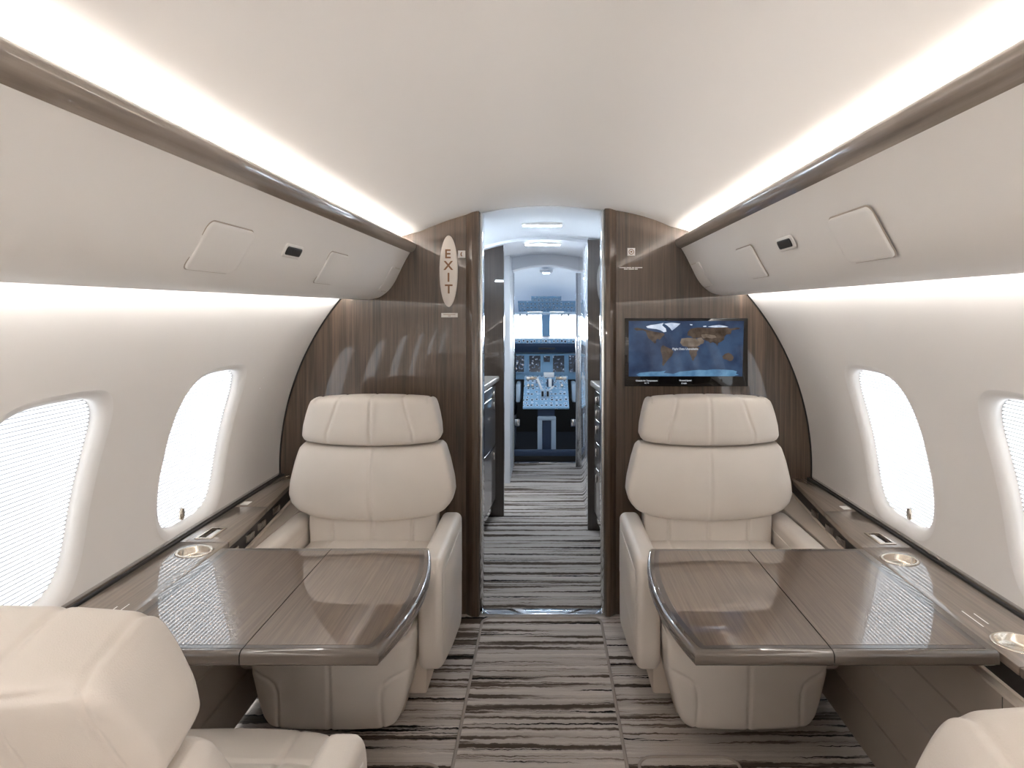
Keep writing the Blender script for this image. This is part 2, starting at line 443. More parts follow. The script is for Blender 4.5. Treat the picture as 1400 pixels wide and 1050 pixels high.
def build_window(side, c, idx, label):
    root = empty(f'window_{idx}', (0, 0, 0)); struct(root, label, 'window')
    # reveal: rolls from the wall face back to the shade
    steps = 9; V = []; F = []; n = 96
    rings = []
    for k in range(steps):
        a = (PI / 2) * k / (steps - 1)
        rings.append((.036 * (1 - math.sin(a)), -.0015 + .030 * (1 - math.cos(a))))
    rings.append((-.003, .034))
    for g, dep in rings:
        for (y, s) in win_outline(c, g): V.append(wall_pt(side, y, s, dep))
    for r in range(len(rings) - 1):
        for i in range(n): F.append((r * n + i, r * n + (i + 1) % n, (r + 1) * n + (i + 1) % n, (r + 1) * n + i))
    fr = mesh_obj('window_frame', V, F, 'reveal', root)
    # pleated shade
    V = []; npl = 52; ys = np.linspace(c - .24, c + .24, 3)
    ss = np.linspace(-.03, .56, 2 * npl + 1); ss[1::2] += .0006
    for y in ys:
        for k, s in enumerate(ss): V.append(wall_pt(side, y, s, .030 + (.0030 if k % 2 else 0)))
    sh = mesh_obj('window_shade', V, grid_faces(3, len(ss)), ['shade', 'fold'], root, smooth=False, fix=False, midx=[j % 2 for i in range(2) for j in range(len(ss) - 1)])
    # pull tab at the lower rim
    px, py, pz = wall_pt(side, c - .03 * 0 - .03, .030, .012)
    tabpts = [(-.012, -.012), (.0, -.018), (.012, -.012), (.014, .006), (.006, .022), (-.008, .022), (-.013, .006)]
    V = []
    for d in (0, .008):
        for (a, b_) in tabpts: V.append(wall_pt(side, c - .035 + a, .030 + b_, .020 - d))
    m = len(tabpts)
    F = [tuple(range(m)), tuple(range(2 * m - 1, m - 1, -1))] + [(i, (i + 1) % m, m + (i + 1) % m, m + i) for i in range(m)]
    mesh_obj('shade_pull', V, F, 'nickel', root)
    # outer pane
    V = []
    yy = np.linspace(c - .25, c + .25, 2); ss = np.linspace(-.04, .57, 14)
    for y in yy:
        for s in ss: V.append(wall_pt(side, y, s, .075))
    mesh_obj('window_pane', V, grid_faces(2, 14), 'pane', root, fix=False)
ORD = ['nearest the wood bulkhead', 'second from the wood bulkhead', 'third from the wood bulkhead', 'fourth from the wood bulkhead', 'fifth from the wood bulkhead', 'nearest the rear wall']
wi = 1
for side, sn in ((-1, 'left'), (1, 'right')):
    for k, c in enumerate(WIN_Y):
        build_window(side, c, wi, f'oval cabin window with white pleated shade on the {sn} wall, {ORD[k]}'); wi += 1

# ceiling arch, with a raised cove along each side
RC = 1.40
def ceil_z(x):
    ax = abs(x); z = 1.906 - RC + math.sqrt(RC * RC - min(ax, .58) ** 2)
    if ax > .58: z -= .26 * (ax - .58)
    if x > .15:
        t = min((x - .15) / .40, 1); z += .022 * t * t * (3 - 2 * t)
    return z
V = []; xs_ = [-.842, -.842, -.80, -.72, -.66, -.62] + list(np.linspace(-.58, .58, 59)) + [.62, .66, .72, .80, .842, .842]; nx = len(xs_)
for y in (YR, YB + .045):
    for k, x in enumerate(xs_): V.append((x, y, 1.58 if k in (0, nx - 1) else ceil_z(x)))
o = struct(mesh_obj('ceiling', V, grid_faces(2, nx), 'ceil', fix=False)); o.data.set_sharp_from_angle(angle=math.radians(50))
struct(rbox('wall_rear', (-1.3, YR - .05, 0), (1.3, YR, 1.95), 'fabric', bev=0))

# forward bulkhead: two glossy veneer panels with rounded door posts and chrome edges
XL, XR = -.306, .272
wl = struct(rbox('wall_front_left', (-1.30, YB, 0), (XL - .064, YB + .08, 1.95), 'wood', bev=0))
wr = struct(rbox('wall_front_right', (XR + .056, YB, 0), (1.30, YB + .08, 1.95), 'wood', bev=0))
def post(name, x0, x1, face):
    # vertical post, rounded nose on the panel side, runs floor to ceiling
    d = .030
    inner, outer = (x1, x0) if face < 0 else (x0, x1)
    s = -1 if face < 0 else 1
    pts = [(inner, YB + .10), (inner, YB - d + .006), (inner + s * .006, YB - d), (outer - s * .030, YB - d), (outer - s * .004, YB - .006), (outer, YB + .001), (outer, YB + .10)]
    zt = ceil_z(inner) - .002
    return struct(prism(name, pts, 'z', 0, zt, 'wood', bev=.002))
post('trim_1', XL - .064, XL, -1); post('trim_2', XR, XR + .056, 1)
struct(rbox('trim_3', (XL, YB - .012, 0), (XL + .013, YB + .09, ceil_z(XL) - .004), 'chrome', bev=.002))
struct(rbox('trim_4', (XR - .013, YB - .012, 0), (XR, YB + .09, ceil_z(XR) - .004), 'chrome', bev=.002))
struct(rbox('trim_5', (XL, YB - .012, 0), (XR, YB + .05, .006), 'chrome', bev=.002))
# dark shadow-gap trim where the bulkheads meet the side walls
for nm, side in (('trim_6', -1), ('trim_7', 1)):
    V = []; n = 50
    for y, o in ((YB - .006, .002), (YB - .006, -.006), (YB, -.006)):
        for k in range(n):
            s = -.05 + .93 * k / (n - 1); V.append(wall_pt(side, y, s, o))
    struct(mesh_obj(nm, V, grid_faces(3, n), 'black', fix=False))

# ------------------------------------------------------------------ overhead bins
BP = catmull([(.629, 1.682), (.648, 1.650), (.663, 1.621), (.682, 1.582), (.70, 1.546), (.717, 1.520), (.738, 1.497), (.775, 1.472), (.823, 1.461)], 5)
BL = np.concatenate([[0], np.cumsum(np.hypot(*np.diff(BP, axis=0).T))])
def bin_map(side):
    """profile point (x,z) at length y -> world; the right bin converges slightly aft"""
    if side < 0: return lambda x, y, z: (-x, y, z)
    return lambda x, y, z: (x - .0125 * min(YB - y, 3.2), y, z + .020 + min(YB - y, 3.2) * (.002 + .0055 * min(max((z - 1.47) / .2, 0), 1)))
def bin_surf(side, y, u, out):
    x = np.interp(u, BL, BP[:, 0]); z = np.interp(u, BL, BP[:, 1])
    x2 = np.interp(u + .004, BL, BP[:, 0]) - np.interp(u - .004, BL, BP[:, 0]); z2 = np.interp(u + .004, BL, BP[:, 1]) - np.interp(u - .004, BL, BP[:, 1])
    l = math.hypot(x2, z2); nx_, nz_ = z2 / l, -x2 / l      # outward = toward the aisle / down
    return bin_map(side)(x + nx_ * out, y, z + nz_ * out)
def sweep_bin(name, prof, side, mat, parent, y0=YR, y1=YB - .001, closed=True):
    mp = bin_map(side); V = []
    for y in (y0, y1):
        for x, z in prof: V.append(mp(x, y, z))
    n = len(prof); F = [(i, (i + 1) % n, n + (i + 1) % n, n + i) for i in range(n if closed else n - 1)]
    if closed: F += [tuple(range(n))[::-1], tuple(range(n, 2 * n))]
    o = mesh_obj(name, V, F, mat, parent)
    o.data.set_sharp_from_angle(angle=math.radians(40)); return o
def bin_patch(name, side, yc, uc, hy, hu, r, mat, parent, h=.0055, rim=.004, base=0.0, gap=False):
    """raised rounded rectangular cover following the bin's curve"""
    V = []; F = []; n = None
    rings = [(0.0, base - .002), (0.0, h * .6), (rim * .5, h), (rim + .004, h)]
    if gap: rings = [(-.0034, base - .001), (-.0030, .0008)] + [(-.0002, .0008)] + rings[1:]
    for t in (.2, .4, .6, .8, .97): rings.append((None, t))
    for g, hh in rings:
        if g is not None: o = rrect(hy - g, hu - g, max(r - g, .002), 10); hgt = hh
        else:
            o = [(a * (1 - hh), b * (1 - hh)) for a, b in rrect(hy - rim - .004, hu - rim - .004, max(r - rim - .004, .002), 10)]; hgt = h
        n = len(o)
        for a, b in o: V.append(bin_surf(side, yc + a, uc + b, hgt))
    for k in range(len(rings) - 1):
        for i in range(n): F.append((k * n + i, k * n + (i + 1) % n, (k + 1) * n + (i + 1) % n, (k + 1) * n + i))
    b = (len(rings) - 1) * n
    F.append(tuple(b + i for i in range(n)))
    return mesh_obj(name, V, F, [mat, 'panel'], parent, midx=[1 if gap and i < 2 * n else 0 for i in range(len(F))])
RAIL = [(.631, 1.680), (.618, 1.684), (.609, 1.692), (.603, 1.703), (.601, 1.714), (.604, 1.722), (.611, 1.726), (.620, 1.725), (.628, 1.718), (.640, 1.6915), (.645, 1.665)]
for side, sn in ((-1, 'left'), (1, 'right')):
    root = empty('overhead_bin', (side * .8, .3, 1.46))
    tag(root, f'long cream overhead bin with glossy wood rail along the {sn} wall', 'overhead bin', 'overhead bins')
    inv = Matrix.Translation((-side * .8, -.3, -1.46))
    fprof = [tuple(p) for p in BP] + [(.892, 1.463), (.897, 1.468), (.897, 1.60), (.74, 1.69), (.665, 1.69), (.646, 1.686)]
    ch = [sweep_bin('bin_fascia', fprof, side, 'bin', root)]
    ch.append(sweep_bin('wood_rail', RAIL, side, 'rail', root))
    mp = bin_map(side)
    # cove lamp: lies in the trough behind the rail, facing up
    V = [mp(.712, YR + .02, 1.695), mp(.721, YR + .02, 1.707), mp(.721, YB - .01, 1.707), mp(.712, YB - .01, 1.695)]
    ch.append(mesh_obj('cove_lamp', V, [(0, 1, 2, 3)], 'led', root, fix=False))
    # wall-wash lamp: on the bin's outboard face above the lip
    V = [mp(.899, YR + .02, 1.474), mp(.899, YR + .02, 1.484), mp(.899, YB - .01, 1.484), mp(.899, YB - .01, 1.474)]
    ch.append(mesh_obj('wash_lamp', V, [(0, 1, 2, 3)], 'wash', root, fix=False))
    for yy in (1.52, -.12, -1.76):
        ch.append(bin_patch('oxygen_panel', side, yy, .152, .110, .056, .022, 'bin', root, gap=True))
    small = 2.30 if side < 0 else 2.355
    ch.append(bin_patch('service_panel', side, small, .150, .100, .056, .018, 'bin', root, gap=True))
    sl = 1.90 if side < 0 else 1.955
    ch.append(bin_patch('vent_frame', side, sl, .121, .066, .019, .012, 'bin', root, h=.004))
    ch.append(bin_patch('vent_slot', side, sl, .1205, .056, .0125, .009, 'grille', root, h=.0052, rim=.002))
    ch.append(bin_patch('end_panel', side, 3.145, .150, .085, .060, .012, 'bin', root, h=.0042))
    for uu in (.092, .208):
        ch.append(bin_patch('panel_latch', side, 3.17, uu, .048, .0022, .002, 'fascia', root, h=.0036, rim=.0008))
    for c in ch: c.data.transform(inv)

# ------------------------------------------------------------------ side ledges
def ledge_inner(y):
    return float(np.interp(y, [-3, 2.26, 2.45, 2.7, 3.0, 3.264], [1.042, 1.042, 1.052, 1.078, 1.112, 1.142]))
for side, sn in ((-1, 'left'), (1, 'right')):
    zt = .650 if side < 0 else .632
    root = empty('side_ledge', (side * 1.1, 0, 0))
    tag(root, f'wood topped side ledge with cup holder under the {sn} windows', 'side ledge', 'side ledges')
    inv = Matrix.Translation((-side * 1.1, 0, 0)); ch = []
    cuts = [YR + .01, -1.0, .20, 1.545, 2.318, 2.735, YB - .003]
    for a, b in zip(cuts, cuts[1:]):
        ys = np.linspace(a + .0012, b - .0012, 9)
        pts = [(side * ledge_inner(y), y) for y in ys] + [(side * 1.212, b - .0012), (side * 1.212, a + .0012)]
        lid = prism('ledge_lid', pts, 'z', zt - .022, zt, 'woodledge', root, bev=.004)
        cups = [y for y in ((2.205, 1.655) if side > 0 else (2.225, 1.66)) if a < y < b]
        cut = []
        for y in cups:
            cut.append(lathe('cutter', [(.0, -.05), (.0475, -.05), (.0475, .05), (.0, .05)], 'nickel', None, 40, (side * 1.112, y, zt)))
        if a < 2.41 < b: cut.append(rbox('cutter', (min(side * 1.125, side * 1.165), 2.355, zt - .01), (max(side * 1.125, side * 1.165), 2.455, zt + .01), 'dark', bev=0))
        if cut: bool_cut(lid, cut)
        ch.append(lid)
        for y in cups:
            ch.append(lathe('cup_holder', [(.0, -.021), (.038, -.021), (.0465, -.014), (.0465, .0015), (.0495, .003), (.0555, .002), (.057, .0003), (.0555, -.001), (.0485, -.0005), (.0485, -.0212), (.0, -.0219)], 'nickel', root, 48, (side * 1.112, y, zt)))
    # recessed control panel
    x0, x1 = sorted((side * 1.117, side * 1.173))
    fr = prism('control_panel', [(x0, 2.345), (x1, 2.345), (x1, 2.465), (x0, 2.465)], 'z', zt - .001, zt + .003, 'nickel', root, bev=.001)
    cx0, cx1 = sorted((side * 1.125, side * 1.165))
    bool_cut(fr, [rbox('cutter', (cx0, 2.355, zt - .02), (cx1, 2.455, zt + .02), 'dark', bev=0)]); ch.append(fr)
    f = rbox('switch_plate', (cx0, 2.356, zt - .0098), (cx1, 2.454, zt - .007), 'dark', fr, bev=0); ch.append(f)
    sx0, sx1 = sorted((side * 1.128, side * 1.144))
    f = rbox('slider', (sx0, 2.365, zt - .007), (sx1, 2.445, zt + .001), 'white', fr, bev=.001); ch.append(f)
    lx = side * 1.17
    ch.append(rbox('latch_plate', (min(lx, lx + side * .03), 2.755, zt - .001), (max(lx, lx + side * .03), 2.80, zt + .0015), 'white', root, bev=.0005))
    for q, (l0, l1) in enumerate(((1.74, 1.83), (1.755, 1.815))):
        bx = side * (1.085 + .022 * q)
        ch.append(rbox('printed_line', (bx - .0015, l0, zt - .0005), (bx + .0015, l1, zt + .0003), 'white', root, bev=0))
    # black gasket and taupe lip against the wall
    gx = sorted((side * 1.2125, side * 1.2225)); ch.append(rbox('gasket', (gx[0], YR + .01, zt - .03), (gx[1], YB - .003, zt + .004), 'black', root, bev=.001))
    gx = sorted((side * 1.2227, side * 1.245)); ch.append(rbox('wall_lip', (gx[0], YR + .01, zt - .03), (gx[1], YB - .003, zt + .010), 'edge', root, bev=.003))
    # black latch rail below the edge
    ys = np.linspace(YR + .01, YB - .003, 60)
    pts = [(side * (ledge_inner(y) + .006), y) for y in ys] + [(side * 1.21, YB - .003), (side * 1.21, YR + .01)]
    ch.append(prism('latch_rail', pts, 'z', zt - .075, zt - .0222, 'dark', root))
    for yy in (2.36, 2.52, 2.66, 2.86):
        x = ledge_inner(yy); xs = sorted((side * (x - .002), side * (x + .012)))
        ch.append(rbox('latch', (xs[0], yy - .035, zt - .062), (xs[1], yy + .035, zt - .036), 'edge', root, bev=.003))
    # beige fascia strip (wider toward the bulkhead) and panelled lower side
    pts = [(side * (ledge_inner(y) - .004), y) for y in ys] + [(side * 1.21, YB - .003), (side * 1.21, YR + .01)]
    ch.append(prism('fascia_strip', pts, 'z', .566, zt - .0755, 'fascia', root))
    prof = []
    zs = [.008, .150, .300, .430, .564]
    for a, b in zip(zs, zs[1:]):
        prof += [(0.004, a + .0004), (.0, a + .004), (.0, b - .004), (.004, b - .0004)]
    pxx = 1.044 if side < 0 else 1.014
    prof = [(pxx + d, z) for d, z in prof] + [(1.19, .564), (1.06, .008)]
    o = prism('lower_panel', [(side * x, z) for x, z in prof], 'y', YR + .01, YB - .003, 'panel', root); ch.append(o)
    o = rbox('panel_seam', (min(side * (pxx - .0006), side * (pxx + .004)), 1.557, .436), (max(side * (pxx - .0006), side * (pxx + .004)), 1.560, .558), 'inlay', root, bev=0); ch.append(o)
    for c in ch: c.data.transform(inv)

# ------------------------------------------------------------------ fold-out tables
def table(side, sn, y0, y1, xh, xs, xa, bow, zt):
    """hinge xh, leaf seam xs, aisle edge xa (all positive), top height zt"""
    root = empty('folding_table', (side * xh, (y0 + y1) / 2, zt)); tag(root, f'two leaf wood folding table in front of the {sn} bulkhead seat', 'table', 'fold-out tables')
    inv = Matrix.Translation((-side * xh, -(y0 + y1) / 2, -zt)); ch = []
    def aisle(t, d=0):   # curved aisle edge
        y = y0 + (y1 - y0) * t; return (xa + d - bow * 4 * t * (1 - t), y)
    TH = .034
    def leaf(pts, ins, nm):
        o = pad_prism('table_leaf', [(y, side * x) for x, y in pts], 0, TH, .012, 'edge', root, mode=(xs - .0012, xs + .0012, xh - .004)); o.data.transform(Matrix(((0, 0, 1, 0), (0, 1, 0, 0), (1, 0, 0, zt - TH), (0, 0, 0, 1)))); ch.append(o)
        v = prism('veneer_border', [(side * x, y) for x, y in ins[0]], 'z', zt - .004, zt + .0006, 'inlay', o); ch.append(v)
        v = prism('veneer_top', [(side * x, y) for x, y in ins[1]], 'z', zt - .004, zt + .0011, 'woody', o); ch.append(v)
    N = 24
    pa = [(xs - .0012, y0), (xs - .0012, y1)] + [aisle(1 - k / N) for k in range(N + 1)]
    def ina(d, e=.0):
        q = [(xs - .0015 - e, y0 + d), (xs - .0015 - e, y1 - d)]
        for k in range(N + 1):
            t = 1 - k / N; x, y = aisle(t); q.append((x + d * 1.05, min(max(y, y0 + d), y1 - d)))
        return q
    leaf(pa, (ina(.020), ina(.034)), 'a')
    pb = [(xh - .004, y0), (xh - .004, y1), (xs + .0012, y1), (xs + .0012, y0)]
    inb = lambda d: [(xh - .004 - d, y0 + d), (xh - .004 - d, y1 - d), (xs + .0015, y1 - d), (xs + .0015, y0 + d)]
    leaf(pb, (inb(.020), inb(.036)), 'b')
    for yy in (y0 + .10, y1 - .10):
        xx = sorted((side * (xh - .05), side * (xh + .003)))
        ch.append(rbox('hinge_arm', (xx[0], yy - .02, zt - .062), (xx[1], yy + .02, zt - TH - .0005), 'fascia', root, bev=.004))
    for c in ch: c.data.transform(inv)
table(-1, 'left', 1.562, 2.252, 1.038, .682, .372, .043, .655)
table(1, 'right', 1.592, 2.290, 1.034, .655, .338, .043, .640)

# ------------------------------------------------------------------ seats
def seg_dist(X, Z, line):
    D = np.full(X.shape, 1e9)
    for (ax, az), (bx, bz) in zip(line, line[1:]):
        dx, dz = bx - ax, bz - az; L2 = dx * dx + dz * dz + 1e-12
        t = np.clip(((X - ax) * dx + (Z - az) * dz) / L2, 0, 1)
        D = np.minimum(D, np.hypot(X - ax - t * dx, Z - az - t * dz))
    return D

def cushion(name, parent, mat, Wz, zb, zt, tf, tb, p=6, q=5, seams=(), bseams=(), nu=110, nv=70, g=.004, w=.0055, yshift=None, mtx=None, puff=0, bp=None, bq=None, topg=0):
    """upholstered pad seen from -y.  Wz: [(z, half width)], zb/zt: lower/upper edge as f(u); tf/tb depth to front/back as f(vn)"""
    a = np.linspace(-1, 1, nu); u = .45 * a + .55 * np.sin(a * PI / 2)
    b = np.linspace(-1, 1, nv); v = .45 * b + .55 * np.sin(b * PI / 2)
    U, Vv = np.meshgrid(u, v, indexing='ij')
    zz = np.array([k[0] for k in Wz]); ww = np.array([k[1] for k in Wz])
    fine = np.linspace(zz[0], zz[-1], 200); fw = np.interp(fine, zz, ww)
    ker = np.hanning(17); ker /= ker.sum()
    fw = np.convolve(np.pad(fw, 8, mode='edge'), ker, mode='valid')
    vn = (Vv + 1) / 2
    Zl = zb(U); Zh = zt(U); Z = Zl + (Zh - Zl) * vn
    zmid = zz[0] + (zz[-1] - zz[0]) * vn
    X = np.interp(zmid, fine, fw) * U
    def edge(pp, qq): return (np.clip(1 - np.abs(U) ** pp, 0, 1) ** (1 / pp)) * (np.clip(1 - np.abs(Vv) ** qq, 0, 1) ** (1 / qq))
    e = edge(p, q); eb = edge(bp or p, bq or q)
    ys = yshift(vn) if yshift else 0 * vn
    Yf = ys - tf(vn) * e * (1 + puff * (1 - U * U)); Yb = ys + tb(vn) * eb
    Zf, Zk = Z.copy(), Z.copy()
    for s in seams:
        d = seg_dist(X, Z, s); Zf = Zf - topg * np.exp(-(d / w) ** 2) * np.clip((Vv - .5) * 4, 0, 1) * np.clip(1 - e * .9, 0, 1); Yf = Yf + g * np.exp(-(d / w) ** 2) * np.clip(e * 3, 0, 1) - .0008 * np.exp(-((d - .013) / .010) ** 2) * np.clip(e * 3, 0, 1)
    for s in bseams:
        d = seg_dist(X, Z, s); Zk = Zk - topg * np.exp(-(d / w) ** 2) * np.clip((Vv - .5) * 4, 0, 1) * np.clip(1 - eb * .9, 0, 1); Yb = Yb - g * np.exp(-(d / w) ** 2) * np.clip(eb * 3, 0, 1)
    if topg:      # both sheets share their rim
        rim = np.zeros(Z.shape, bool); rim[[0, -1], :] = True; rim[:, [0, -1]] = True
        zr = np.minimum(Zf, Zk); Zf[rim] = zr[rim]; Zk[rim] = zr[rim]
    A = np.stack([X, Yf, Zf], -1).reshape(-1, 3); B = np.stack([X, Yb, Zk], -1).reshape(-1, 3)
    n = nu * nv
    F = grid_faces(nu, nv, 0) + grid_faces(nu, nv, n, True)
    V = np.concatenate([A, B])
    if mtx is not None:
        m3 = np.array(mtx.to_3x3()); V = V @ m3.T + np.array(mtx.translation)
    return mesh_obj(name, V, F, mat, parent)

def box_seam(x0, z0, x1, z1): return [(x0, z0), (x1, z1)]

def make_seat():
    root = empty('cabin_seat')
    L = 'leather'
    c = lambda k: (lambda vn: 0 * vn + k)
    # headrest: three channel seams, wedge section
    hs = [[(-.174, .86), (-.168, .93), (-.148, .99), (-.122, 1.08)], [(0, .86), (0, 1.08)], [(.174, .86), (.168, .93), (.148, .99), (.122, 1.08)]]
    hb = [[(-.13, .86), (-.122, 1.08)], [(.13, .86), (.122, 1.08)], [(-.222, 1.056), (-.122, 1.046), (.122, 1.046), (.222, 1.056)], [(-.240, .87), (-.222, 1.056), (-.214, 1.08)], [(.240, .87), (.222, 1.056), (.214, 1.08)], [(0, .86), (0, 1.08)]]
    hs += [[(-.214, 1.08), (-.226, 1.05)], [(.214, 1.08), (.226, 1.05)]]
    cushion('headrest', root, L, [(.872, .250), (.884, .268), (.905, .276), (.95, .272), (1.0, .262), (1.04, .252), (1.06, .245), (1.07, .234)],
            lambda u: .872 + .016 * u * u, lambda u: 1.071 - .010 * u * u,
            lambda vn: .075 - .020 * np.clip(vn - .35, 0, 1) ** 1.2, lambda vn: .040 + .055 * vn, p=7, q=4.5, seams=hs, bseams=hb, nu=170, nv=90, bp=8, bq=5.5, topg=.004)
    # main backrest
    cushion('backrest', root, L, [(.572, .215), (.585, .258), (.605, .292), (.635, .318), (.67, .327), (.72, .322), (.80, .304), (.855, .288), (.872, .272)],
            lambda u: .573 + .016 * u * u, lambda u: .869 + .016 * u * u,
            lambda vn: .060 + .018 * np.sin(vn * PI), c(.075), p=8, q=6, seams=[[(0, .56), (0, .89)]], nu=150, nv=90, bp=10)
    # lower back cushion with channels
    cushion('lumbar_cushion', root, L, [(.44, .252), (.50, .253), (.56, .256), (.625, .256)], lambda u: .44 + 0 * u, lambda u: .625 + 0 * u, c(.03), c(.08), p=14, q=10,
            seams=[[(x, .43), (x * 1.0, .63)] for x in (-.158, 0, .158)], nu=130, nv=40, yshift=lambda vn: .005 + 0 * vn, g=.005)
    # seat cushion: built upright then laid down (its front sheet becomes the top)
    mtx = Matrix(((1, 0, 0, 0), (0, 0, 1, 0), (0, -1, 0, .43), (0, 0, 0, 1)))
    cushion('seat_cushion', root, L, [(-.645, .215), (-.63, .240), (-.60, .253), (-.45, .257), (.02, .257)], lambda u: -.645 + .02 * u * u, lambda u: .02 + 0 * u,
            lambda vn: .065 - .015 * (1 - vn), c(.07), p=9, q=9, seams=[[(x, -.66), (x, .03)] for x in (-.158, .158)] + [[(-.26, -.50), (.26, -.50)]], nu=110, nv=110, mtx=mtx)
    # upholstered seat base with curved side panels
    Lp = [(-.29, .272), (-.235, .255), (-.195, .236), (-.175, .218), (-.166, .190), (-.164, .150), (-.168, .055)]
    Rp = [(-x, z) for x, z in Lp]
    cushion('seat_base', root, L, [(.055, .185), (.07, .208), (.10, .224), (.16, .240), (.24, .256), (.31, .262), (.365, .262)], lambda u: .056 + .006 * u * u, lambda u: .365 + 0 * u,
            lambda vn: .085 + .02 * vn, c(.42), p=7, q=7, seams=[[(0, .04), (0, .38)], Lp, Rp], nu=130, nv=80, yshift=lambda vn: -.500 - .0 * vn, g=.0055, w=.005)
    # armrests
    arm_pts = smooth_closed([(-.497, .45), (-.492, .515), (-.468, .560), (-.42, .575), (-.26, .578), (-.10, .579), (.04, .579), (.082, .572), (.096, .54), (.096, .42), (.096, .28), (.09, .16), (.045, .118), (-.08, .128), (-.20, .142), (-.33, .168), (-.43, .190), (-.470, .212), (-.484, .27), (-.490, .36)])
    for sx in (-1, 1):
        x0, x1 = sorted((sx * .264, sx * .346))
        a = pad_prism('armrest', arm_pts, x0, x1, .026, L, root)
        ox = sx * .3465
        ins = [(-.455, .46), (-.44, .525), (-.05, .53), (.055, .52), (.06, .34), (-.455, .27)]
        px0, px1 = sorted((sx * .339, sx * .3485))
        prism('arm_side_panel', ins, 'x', px0, px1, L, a, bev=.0035, seg=2)
        ix0, ix1 = sorted((sx * .262, sx * .271))
        prism('arm_inner_panel', [(-.44, .45), (-.43, .52), (.05, .53), (.05, .40), (-.40, .40)], 'x', ix0, ix1, L, a, bev=.003)
    rbox('back_shell', (-.245, .055, .36), (.245, .115, .90), L, root, bev=.025, seg=4)
    rbox('pedestal', (-.20, -.40, .012), (.20, .08, .10), 'fascia', root, bev=.01)
    rbox('floor_plate', (-.19, -.40, .003), (.19, .08, .012), 'panel', root, bev=.004)
    for sx in (-1, 1):
        x0, x1 = sorted((sx * .205, sx * .275)); rbox('arm_bracket', (x0, -.36, .06), (x1, .06, .20), 'fascia', root, bev=.01)
    return root

def copy_tree(o, parent=None):
    c = o.copy(); COL.objects.link(c)
    if parent: c.parent = parent
    for ch in list(o.children): copy_tree(ch, c)
    return c
def recline(root, deg, parts=('headrest', 'backrest', 'lumbar_cushion', 'back_shell'), pivot=(0, .02, .45)):
    p = Vector(pivot); Rm = Matrix.Rotation(math.radians(-deg), 3, 'X')
    for ch in root.children:
        if ch.name.split('.')[0] in parts:
            ch.rotation_euler = Rm.to_euler(); ch.location = p - Rm @ p
GS = 'cabin seats'
seat = make_seat(); proto_children = list(seat.children)
s2 = copy_tree(seat); s3 = copy_tree(seat); s4 = copy_tree(seat)
seat.location = (-.693, 2.835, 0); tag(seat, 'cream leather seat against the bulkhead below the EXIT sign', 'seat', GS)
s2.location = (.652, 2.835, 0); tag(s2, 'cream leather seat against the bulkhead below the map screen', 'seat', GS)
s3.location = (-.708, .95, 0); s3.rotation_euler = (0, 0, PI); tag(s3, 'cream leather seat seen from behind in the near left corner', 'seat', GS); recline(s3, 14)
for ch in s3.children:      # its window-side armrest sits a little further in
    if ch.name.startswith('armrest') and max(v.co.x for v in ch.data.vertices) > 0: ch.location.x -= .020
s4.location = (.600, .690, 0); s4.rotation_euler = (0, 0, PI); tag(s4, 'cream leather seat with only its headrest top in the near right corner', 'seat', GS); recline(s4, 10)

# ------------------------------------------------------------------ aisle runner
root = empty('carpet_runner', (0, 1, 0)); tag(root, 'striped carpet runner with bound edges along the aisle', 'carpet runner')
out = []
x0, x1 = -.288, .252
path = [(x0, YR + .1), (x1, YR + .1), (x1, 3.16)] + [(x1 - .04 + .04 * math.cos(math.radians(a)), 3.16 + .055 * math.sin(math.radians(a))) for a in range(10, 91, 10)] + [(x0 + .04 + .04 * math.cos(math.radians(a)), 3.16 + .055 * math.sin(math.radians(a))) for a in range(90, 171, 10)] + [(x0, 3.16)]
o = prism('runner_pile', path, 'z', .0005, .003, 'carpet', root); o.data.transform(Matrix.Translation((0, -1, 0)))
o = tube('runner_binding', [(x, y, .003) for x, y in path], .0058, 'binding', root, 8, closed=True); o.data.transform(Matrix.Translation((0, -1, 0)))
for nm, xa, xb, lab in (('floor_mat', -.62, -.325, 'rounded bound carpet mat at the bottom edge beside the left armrest'), ('floor_mat', .29, .60, 'rounded bound carpet mat at the bottom edge on the right')):
    yc = 1.30; hy = .885
    r = empty(nm, ((xa + xb) / 2, yc, 0)); tag(r, lab, 'floor mat', 'bound carpet mats')
    pr = rrect((xb - xa) / 2, hy, .05, 8)
    y_top = 2.185 if xa < 0 else 2.22
    pr = [(a, b + (y_top - yc - hy)) for a, b in pr]
    prism('mat_pile', pr, 'z', .0005, .0028, 'carpet', r)
    tube('mat_binding', [(a, b, .003) for a, b in pr], .0052, 'binding', r, 8, closed=True)

# ------------------------------------------------------------------ bulkhead fittings
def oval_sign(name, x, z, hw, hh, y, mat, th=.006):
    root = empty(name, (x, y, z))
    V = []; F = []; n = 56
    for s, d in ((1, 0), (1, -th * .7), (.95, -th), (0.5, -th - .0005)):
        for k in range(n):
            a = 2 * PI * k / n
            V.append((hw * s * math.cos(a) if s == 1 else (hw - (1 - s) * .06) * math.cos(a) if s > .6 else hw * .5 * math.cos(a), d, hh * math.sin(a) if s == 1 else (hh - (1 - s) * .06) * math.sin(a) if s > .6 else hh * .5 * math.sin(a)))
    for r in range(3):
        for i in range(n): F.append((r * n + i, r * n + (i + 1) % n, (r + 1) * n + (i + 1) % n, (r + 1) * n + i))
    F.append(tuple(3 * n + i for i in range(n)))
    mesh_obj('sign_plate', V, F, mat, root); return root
sg = oval_sign('exit_sign', -.4505, 1.594, .0425, .166, YB - .0005, 'ivory')
tag(sg, 'ivory oval EXIT sign with brown upright letters on the left bulkhead', 'sign')
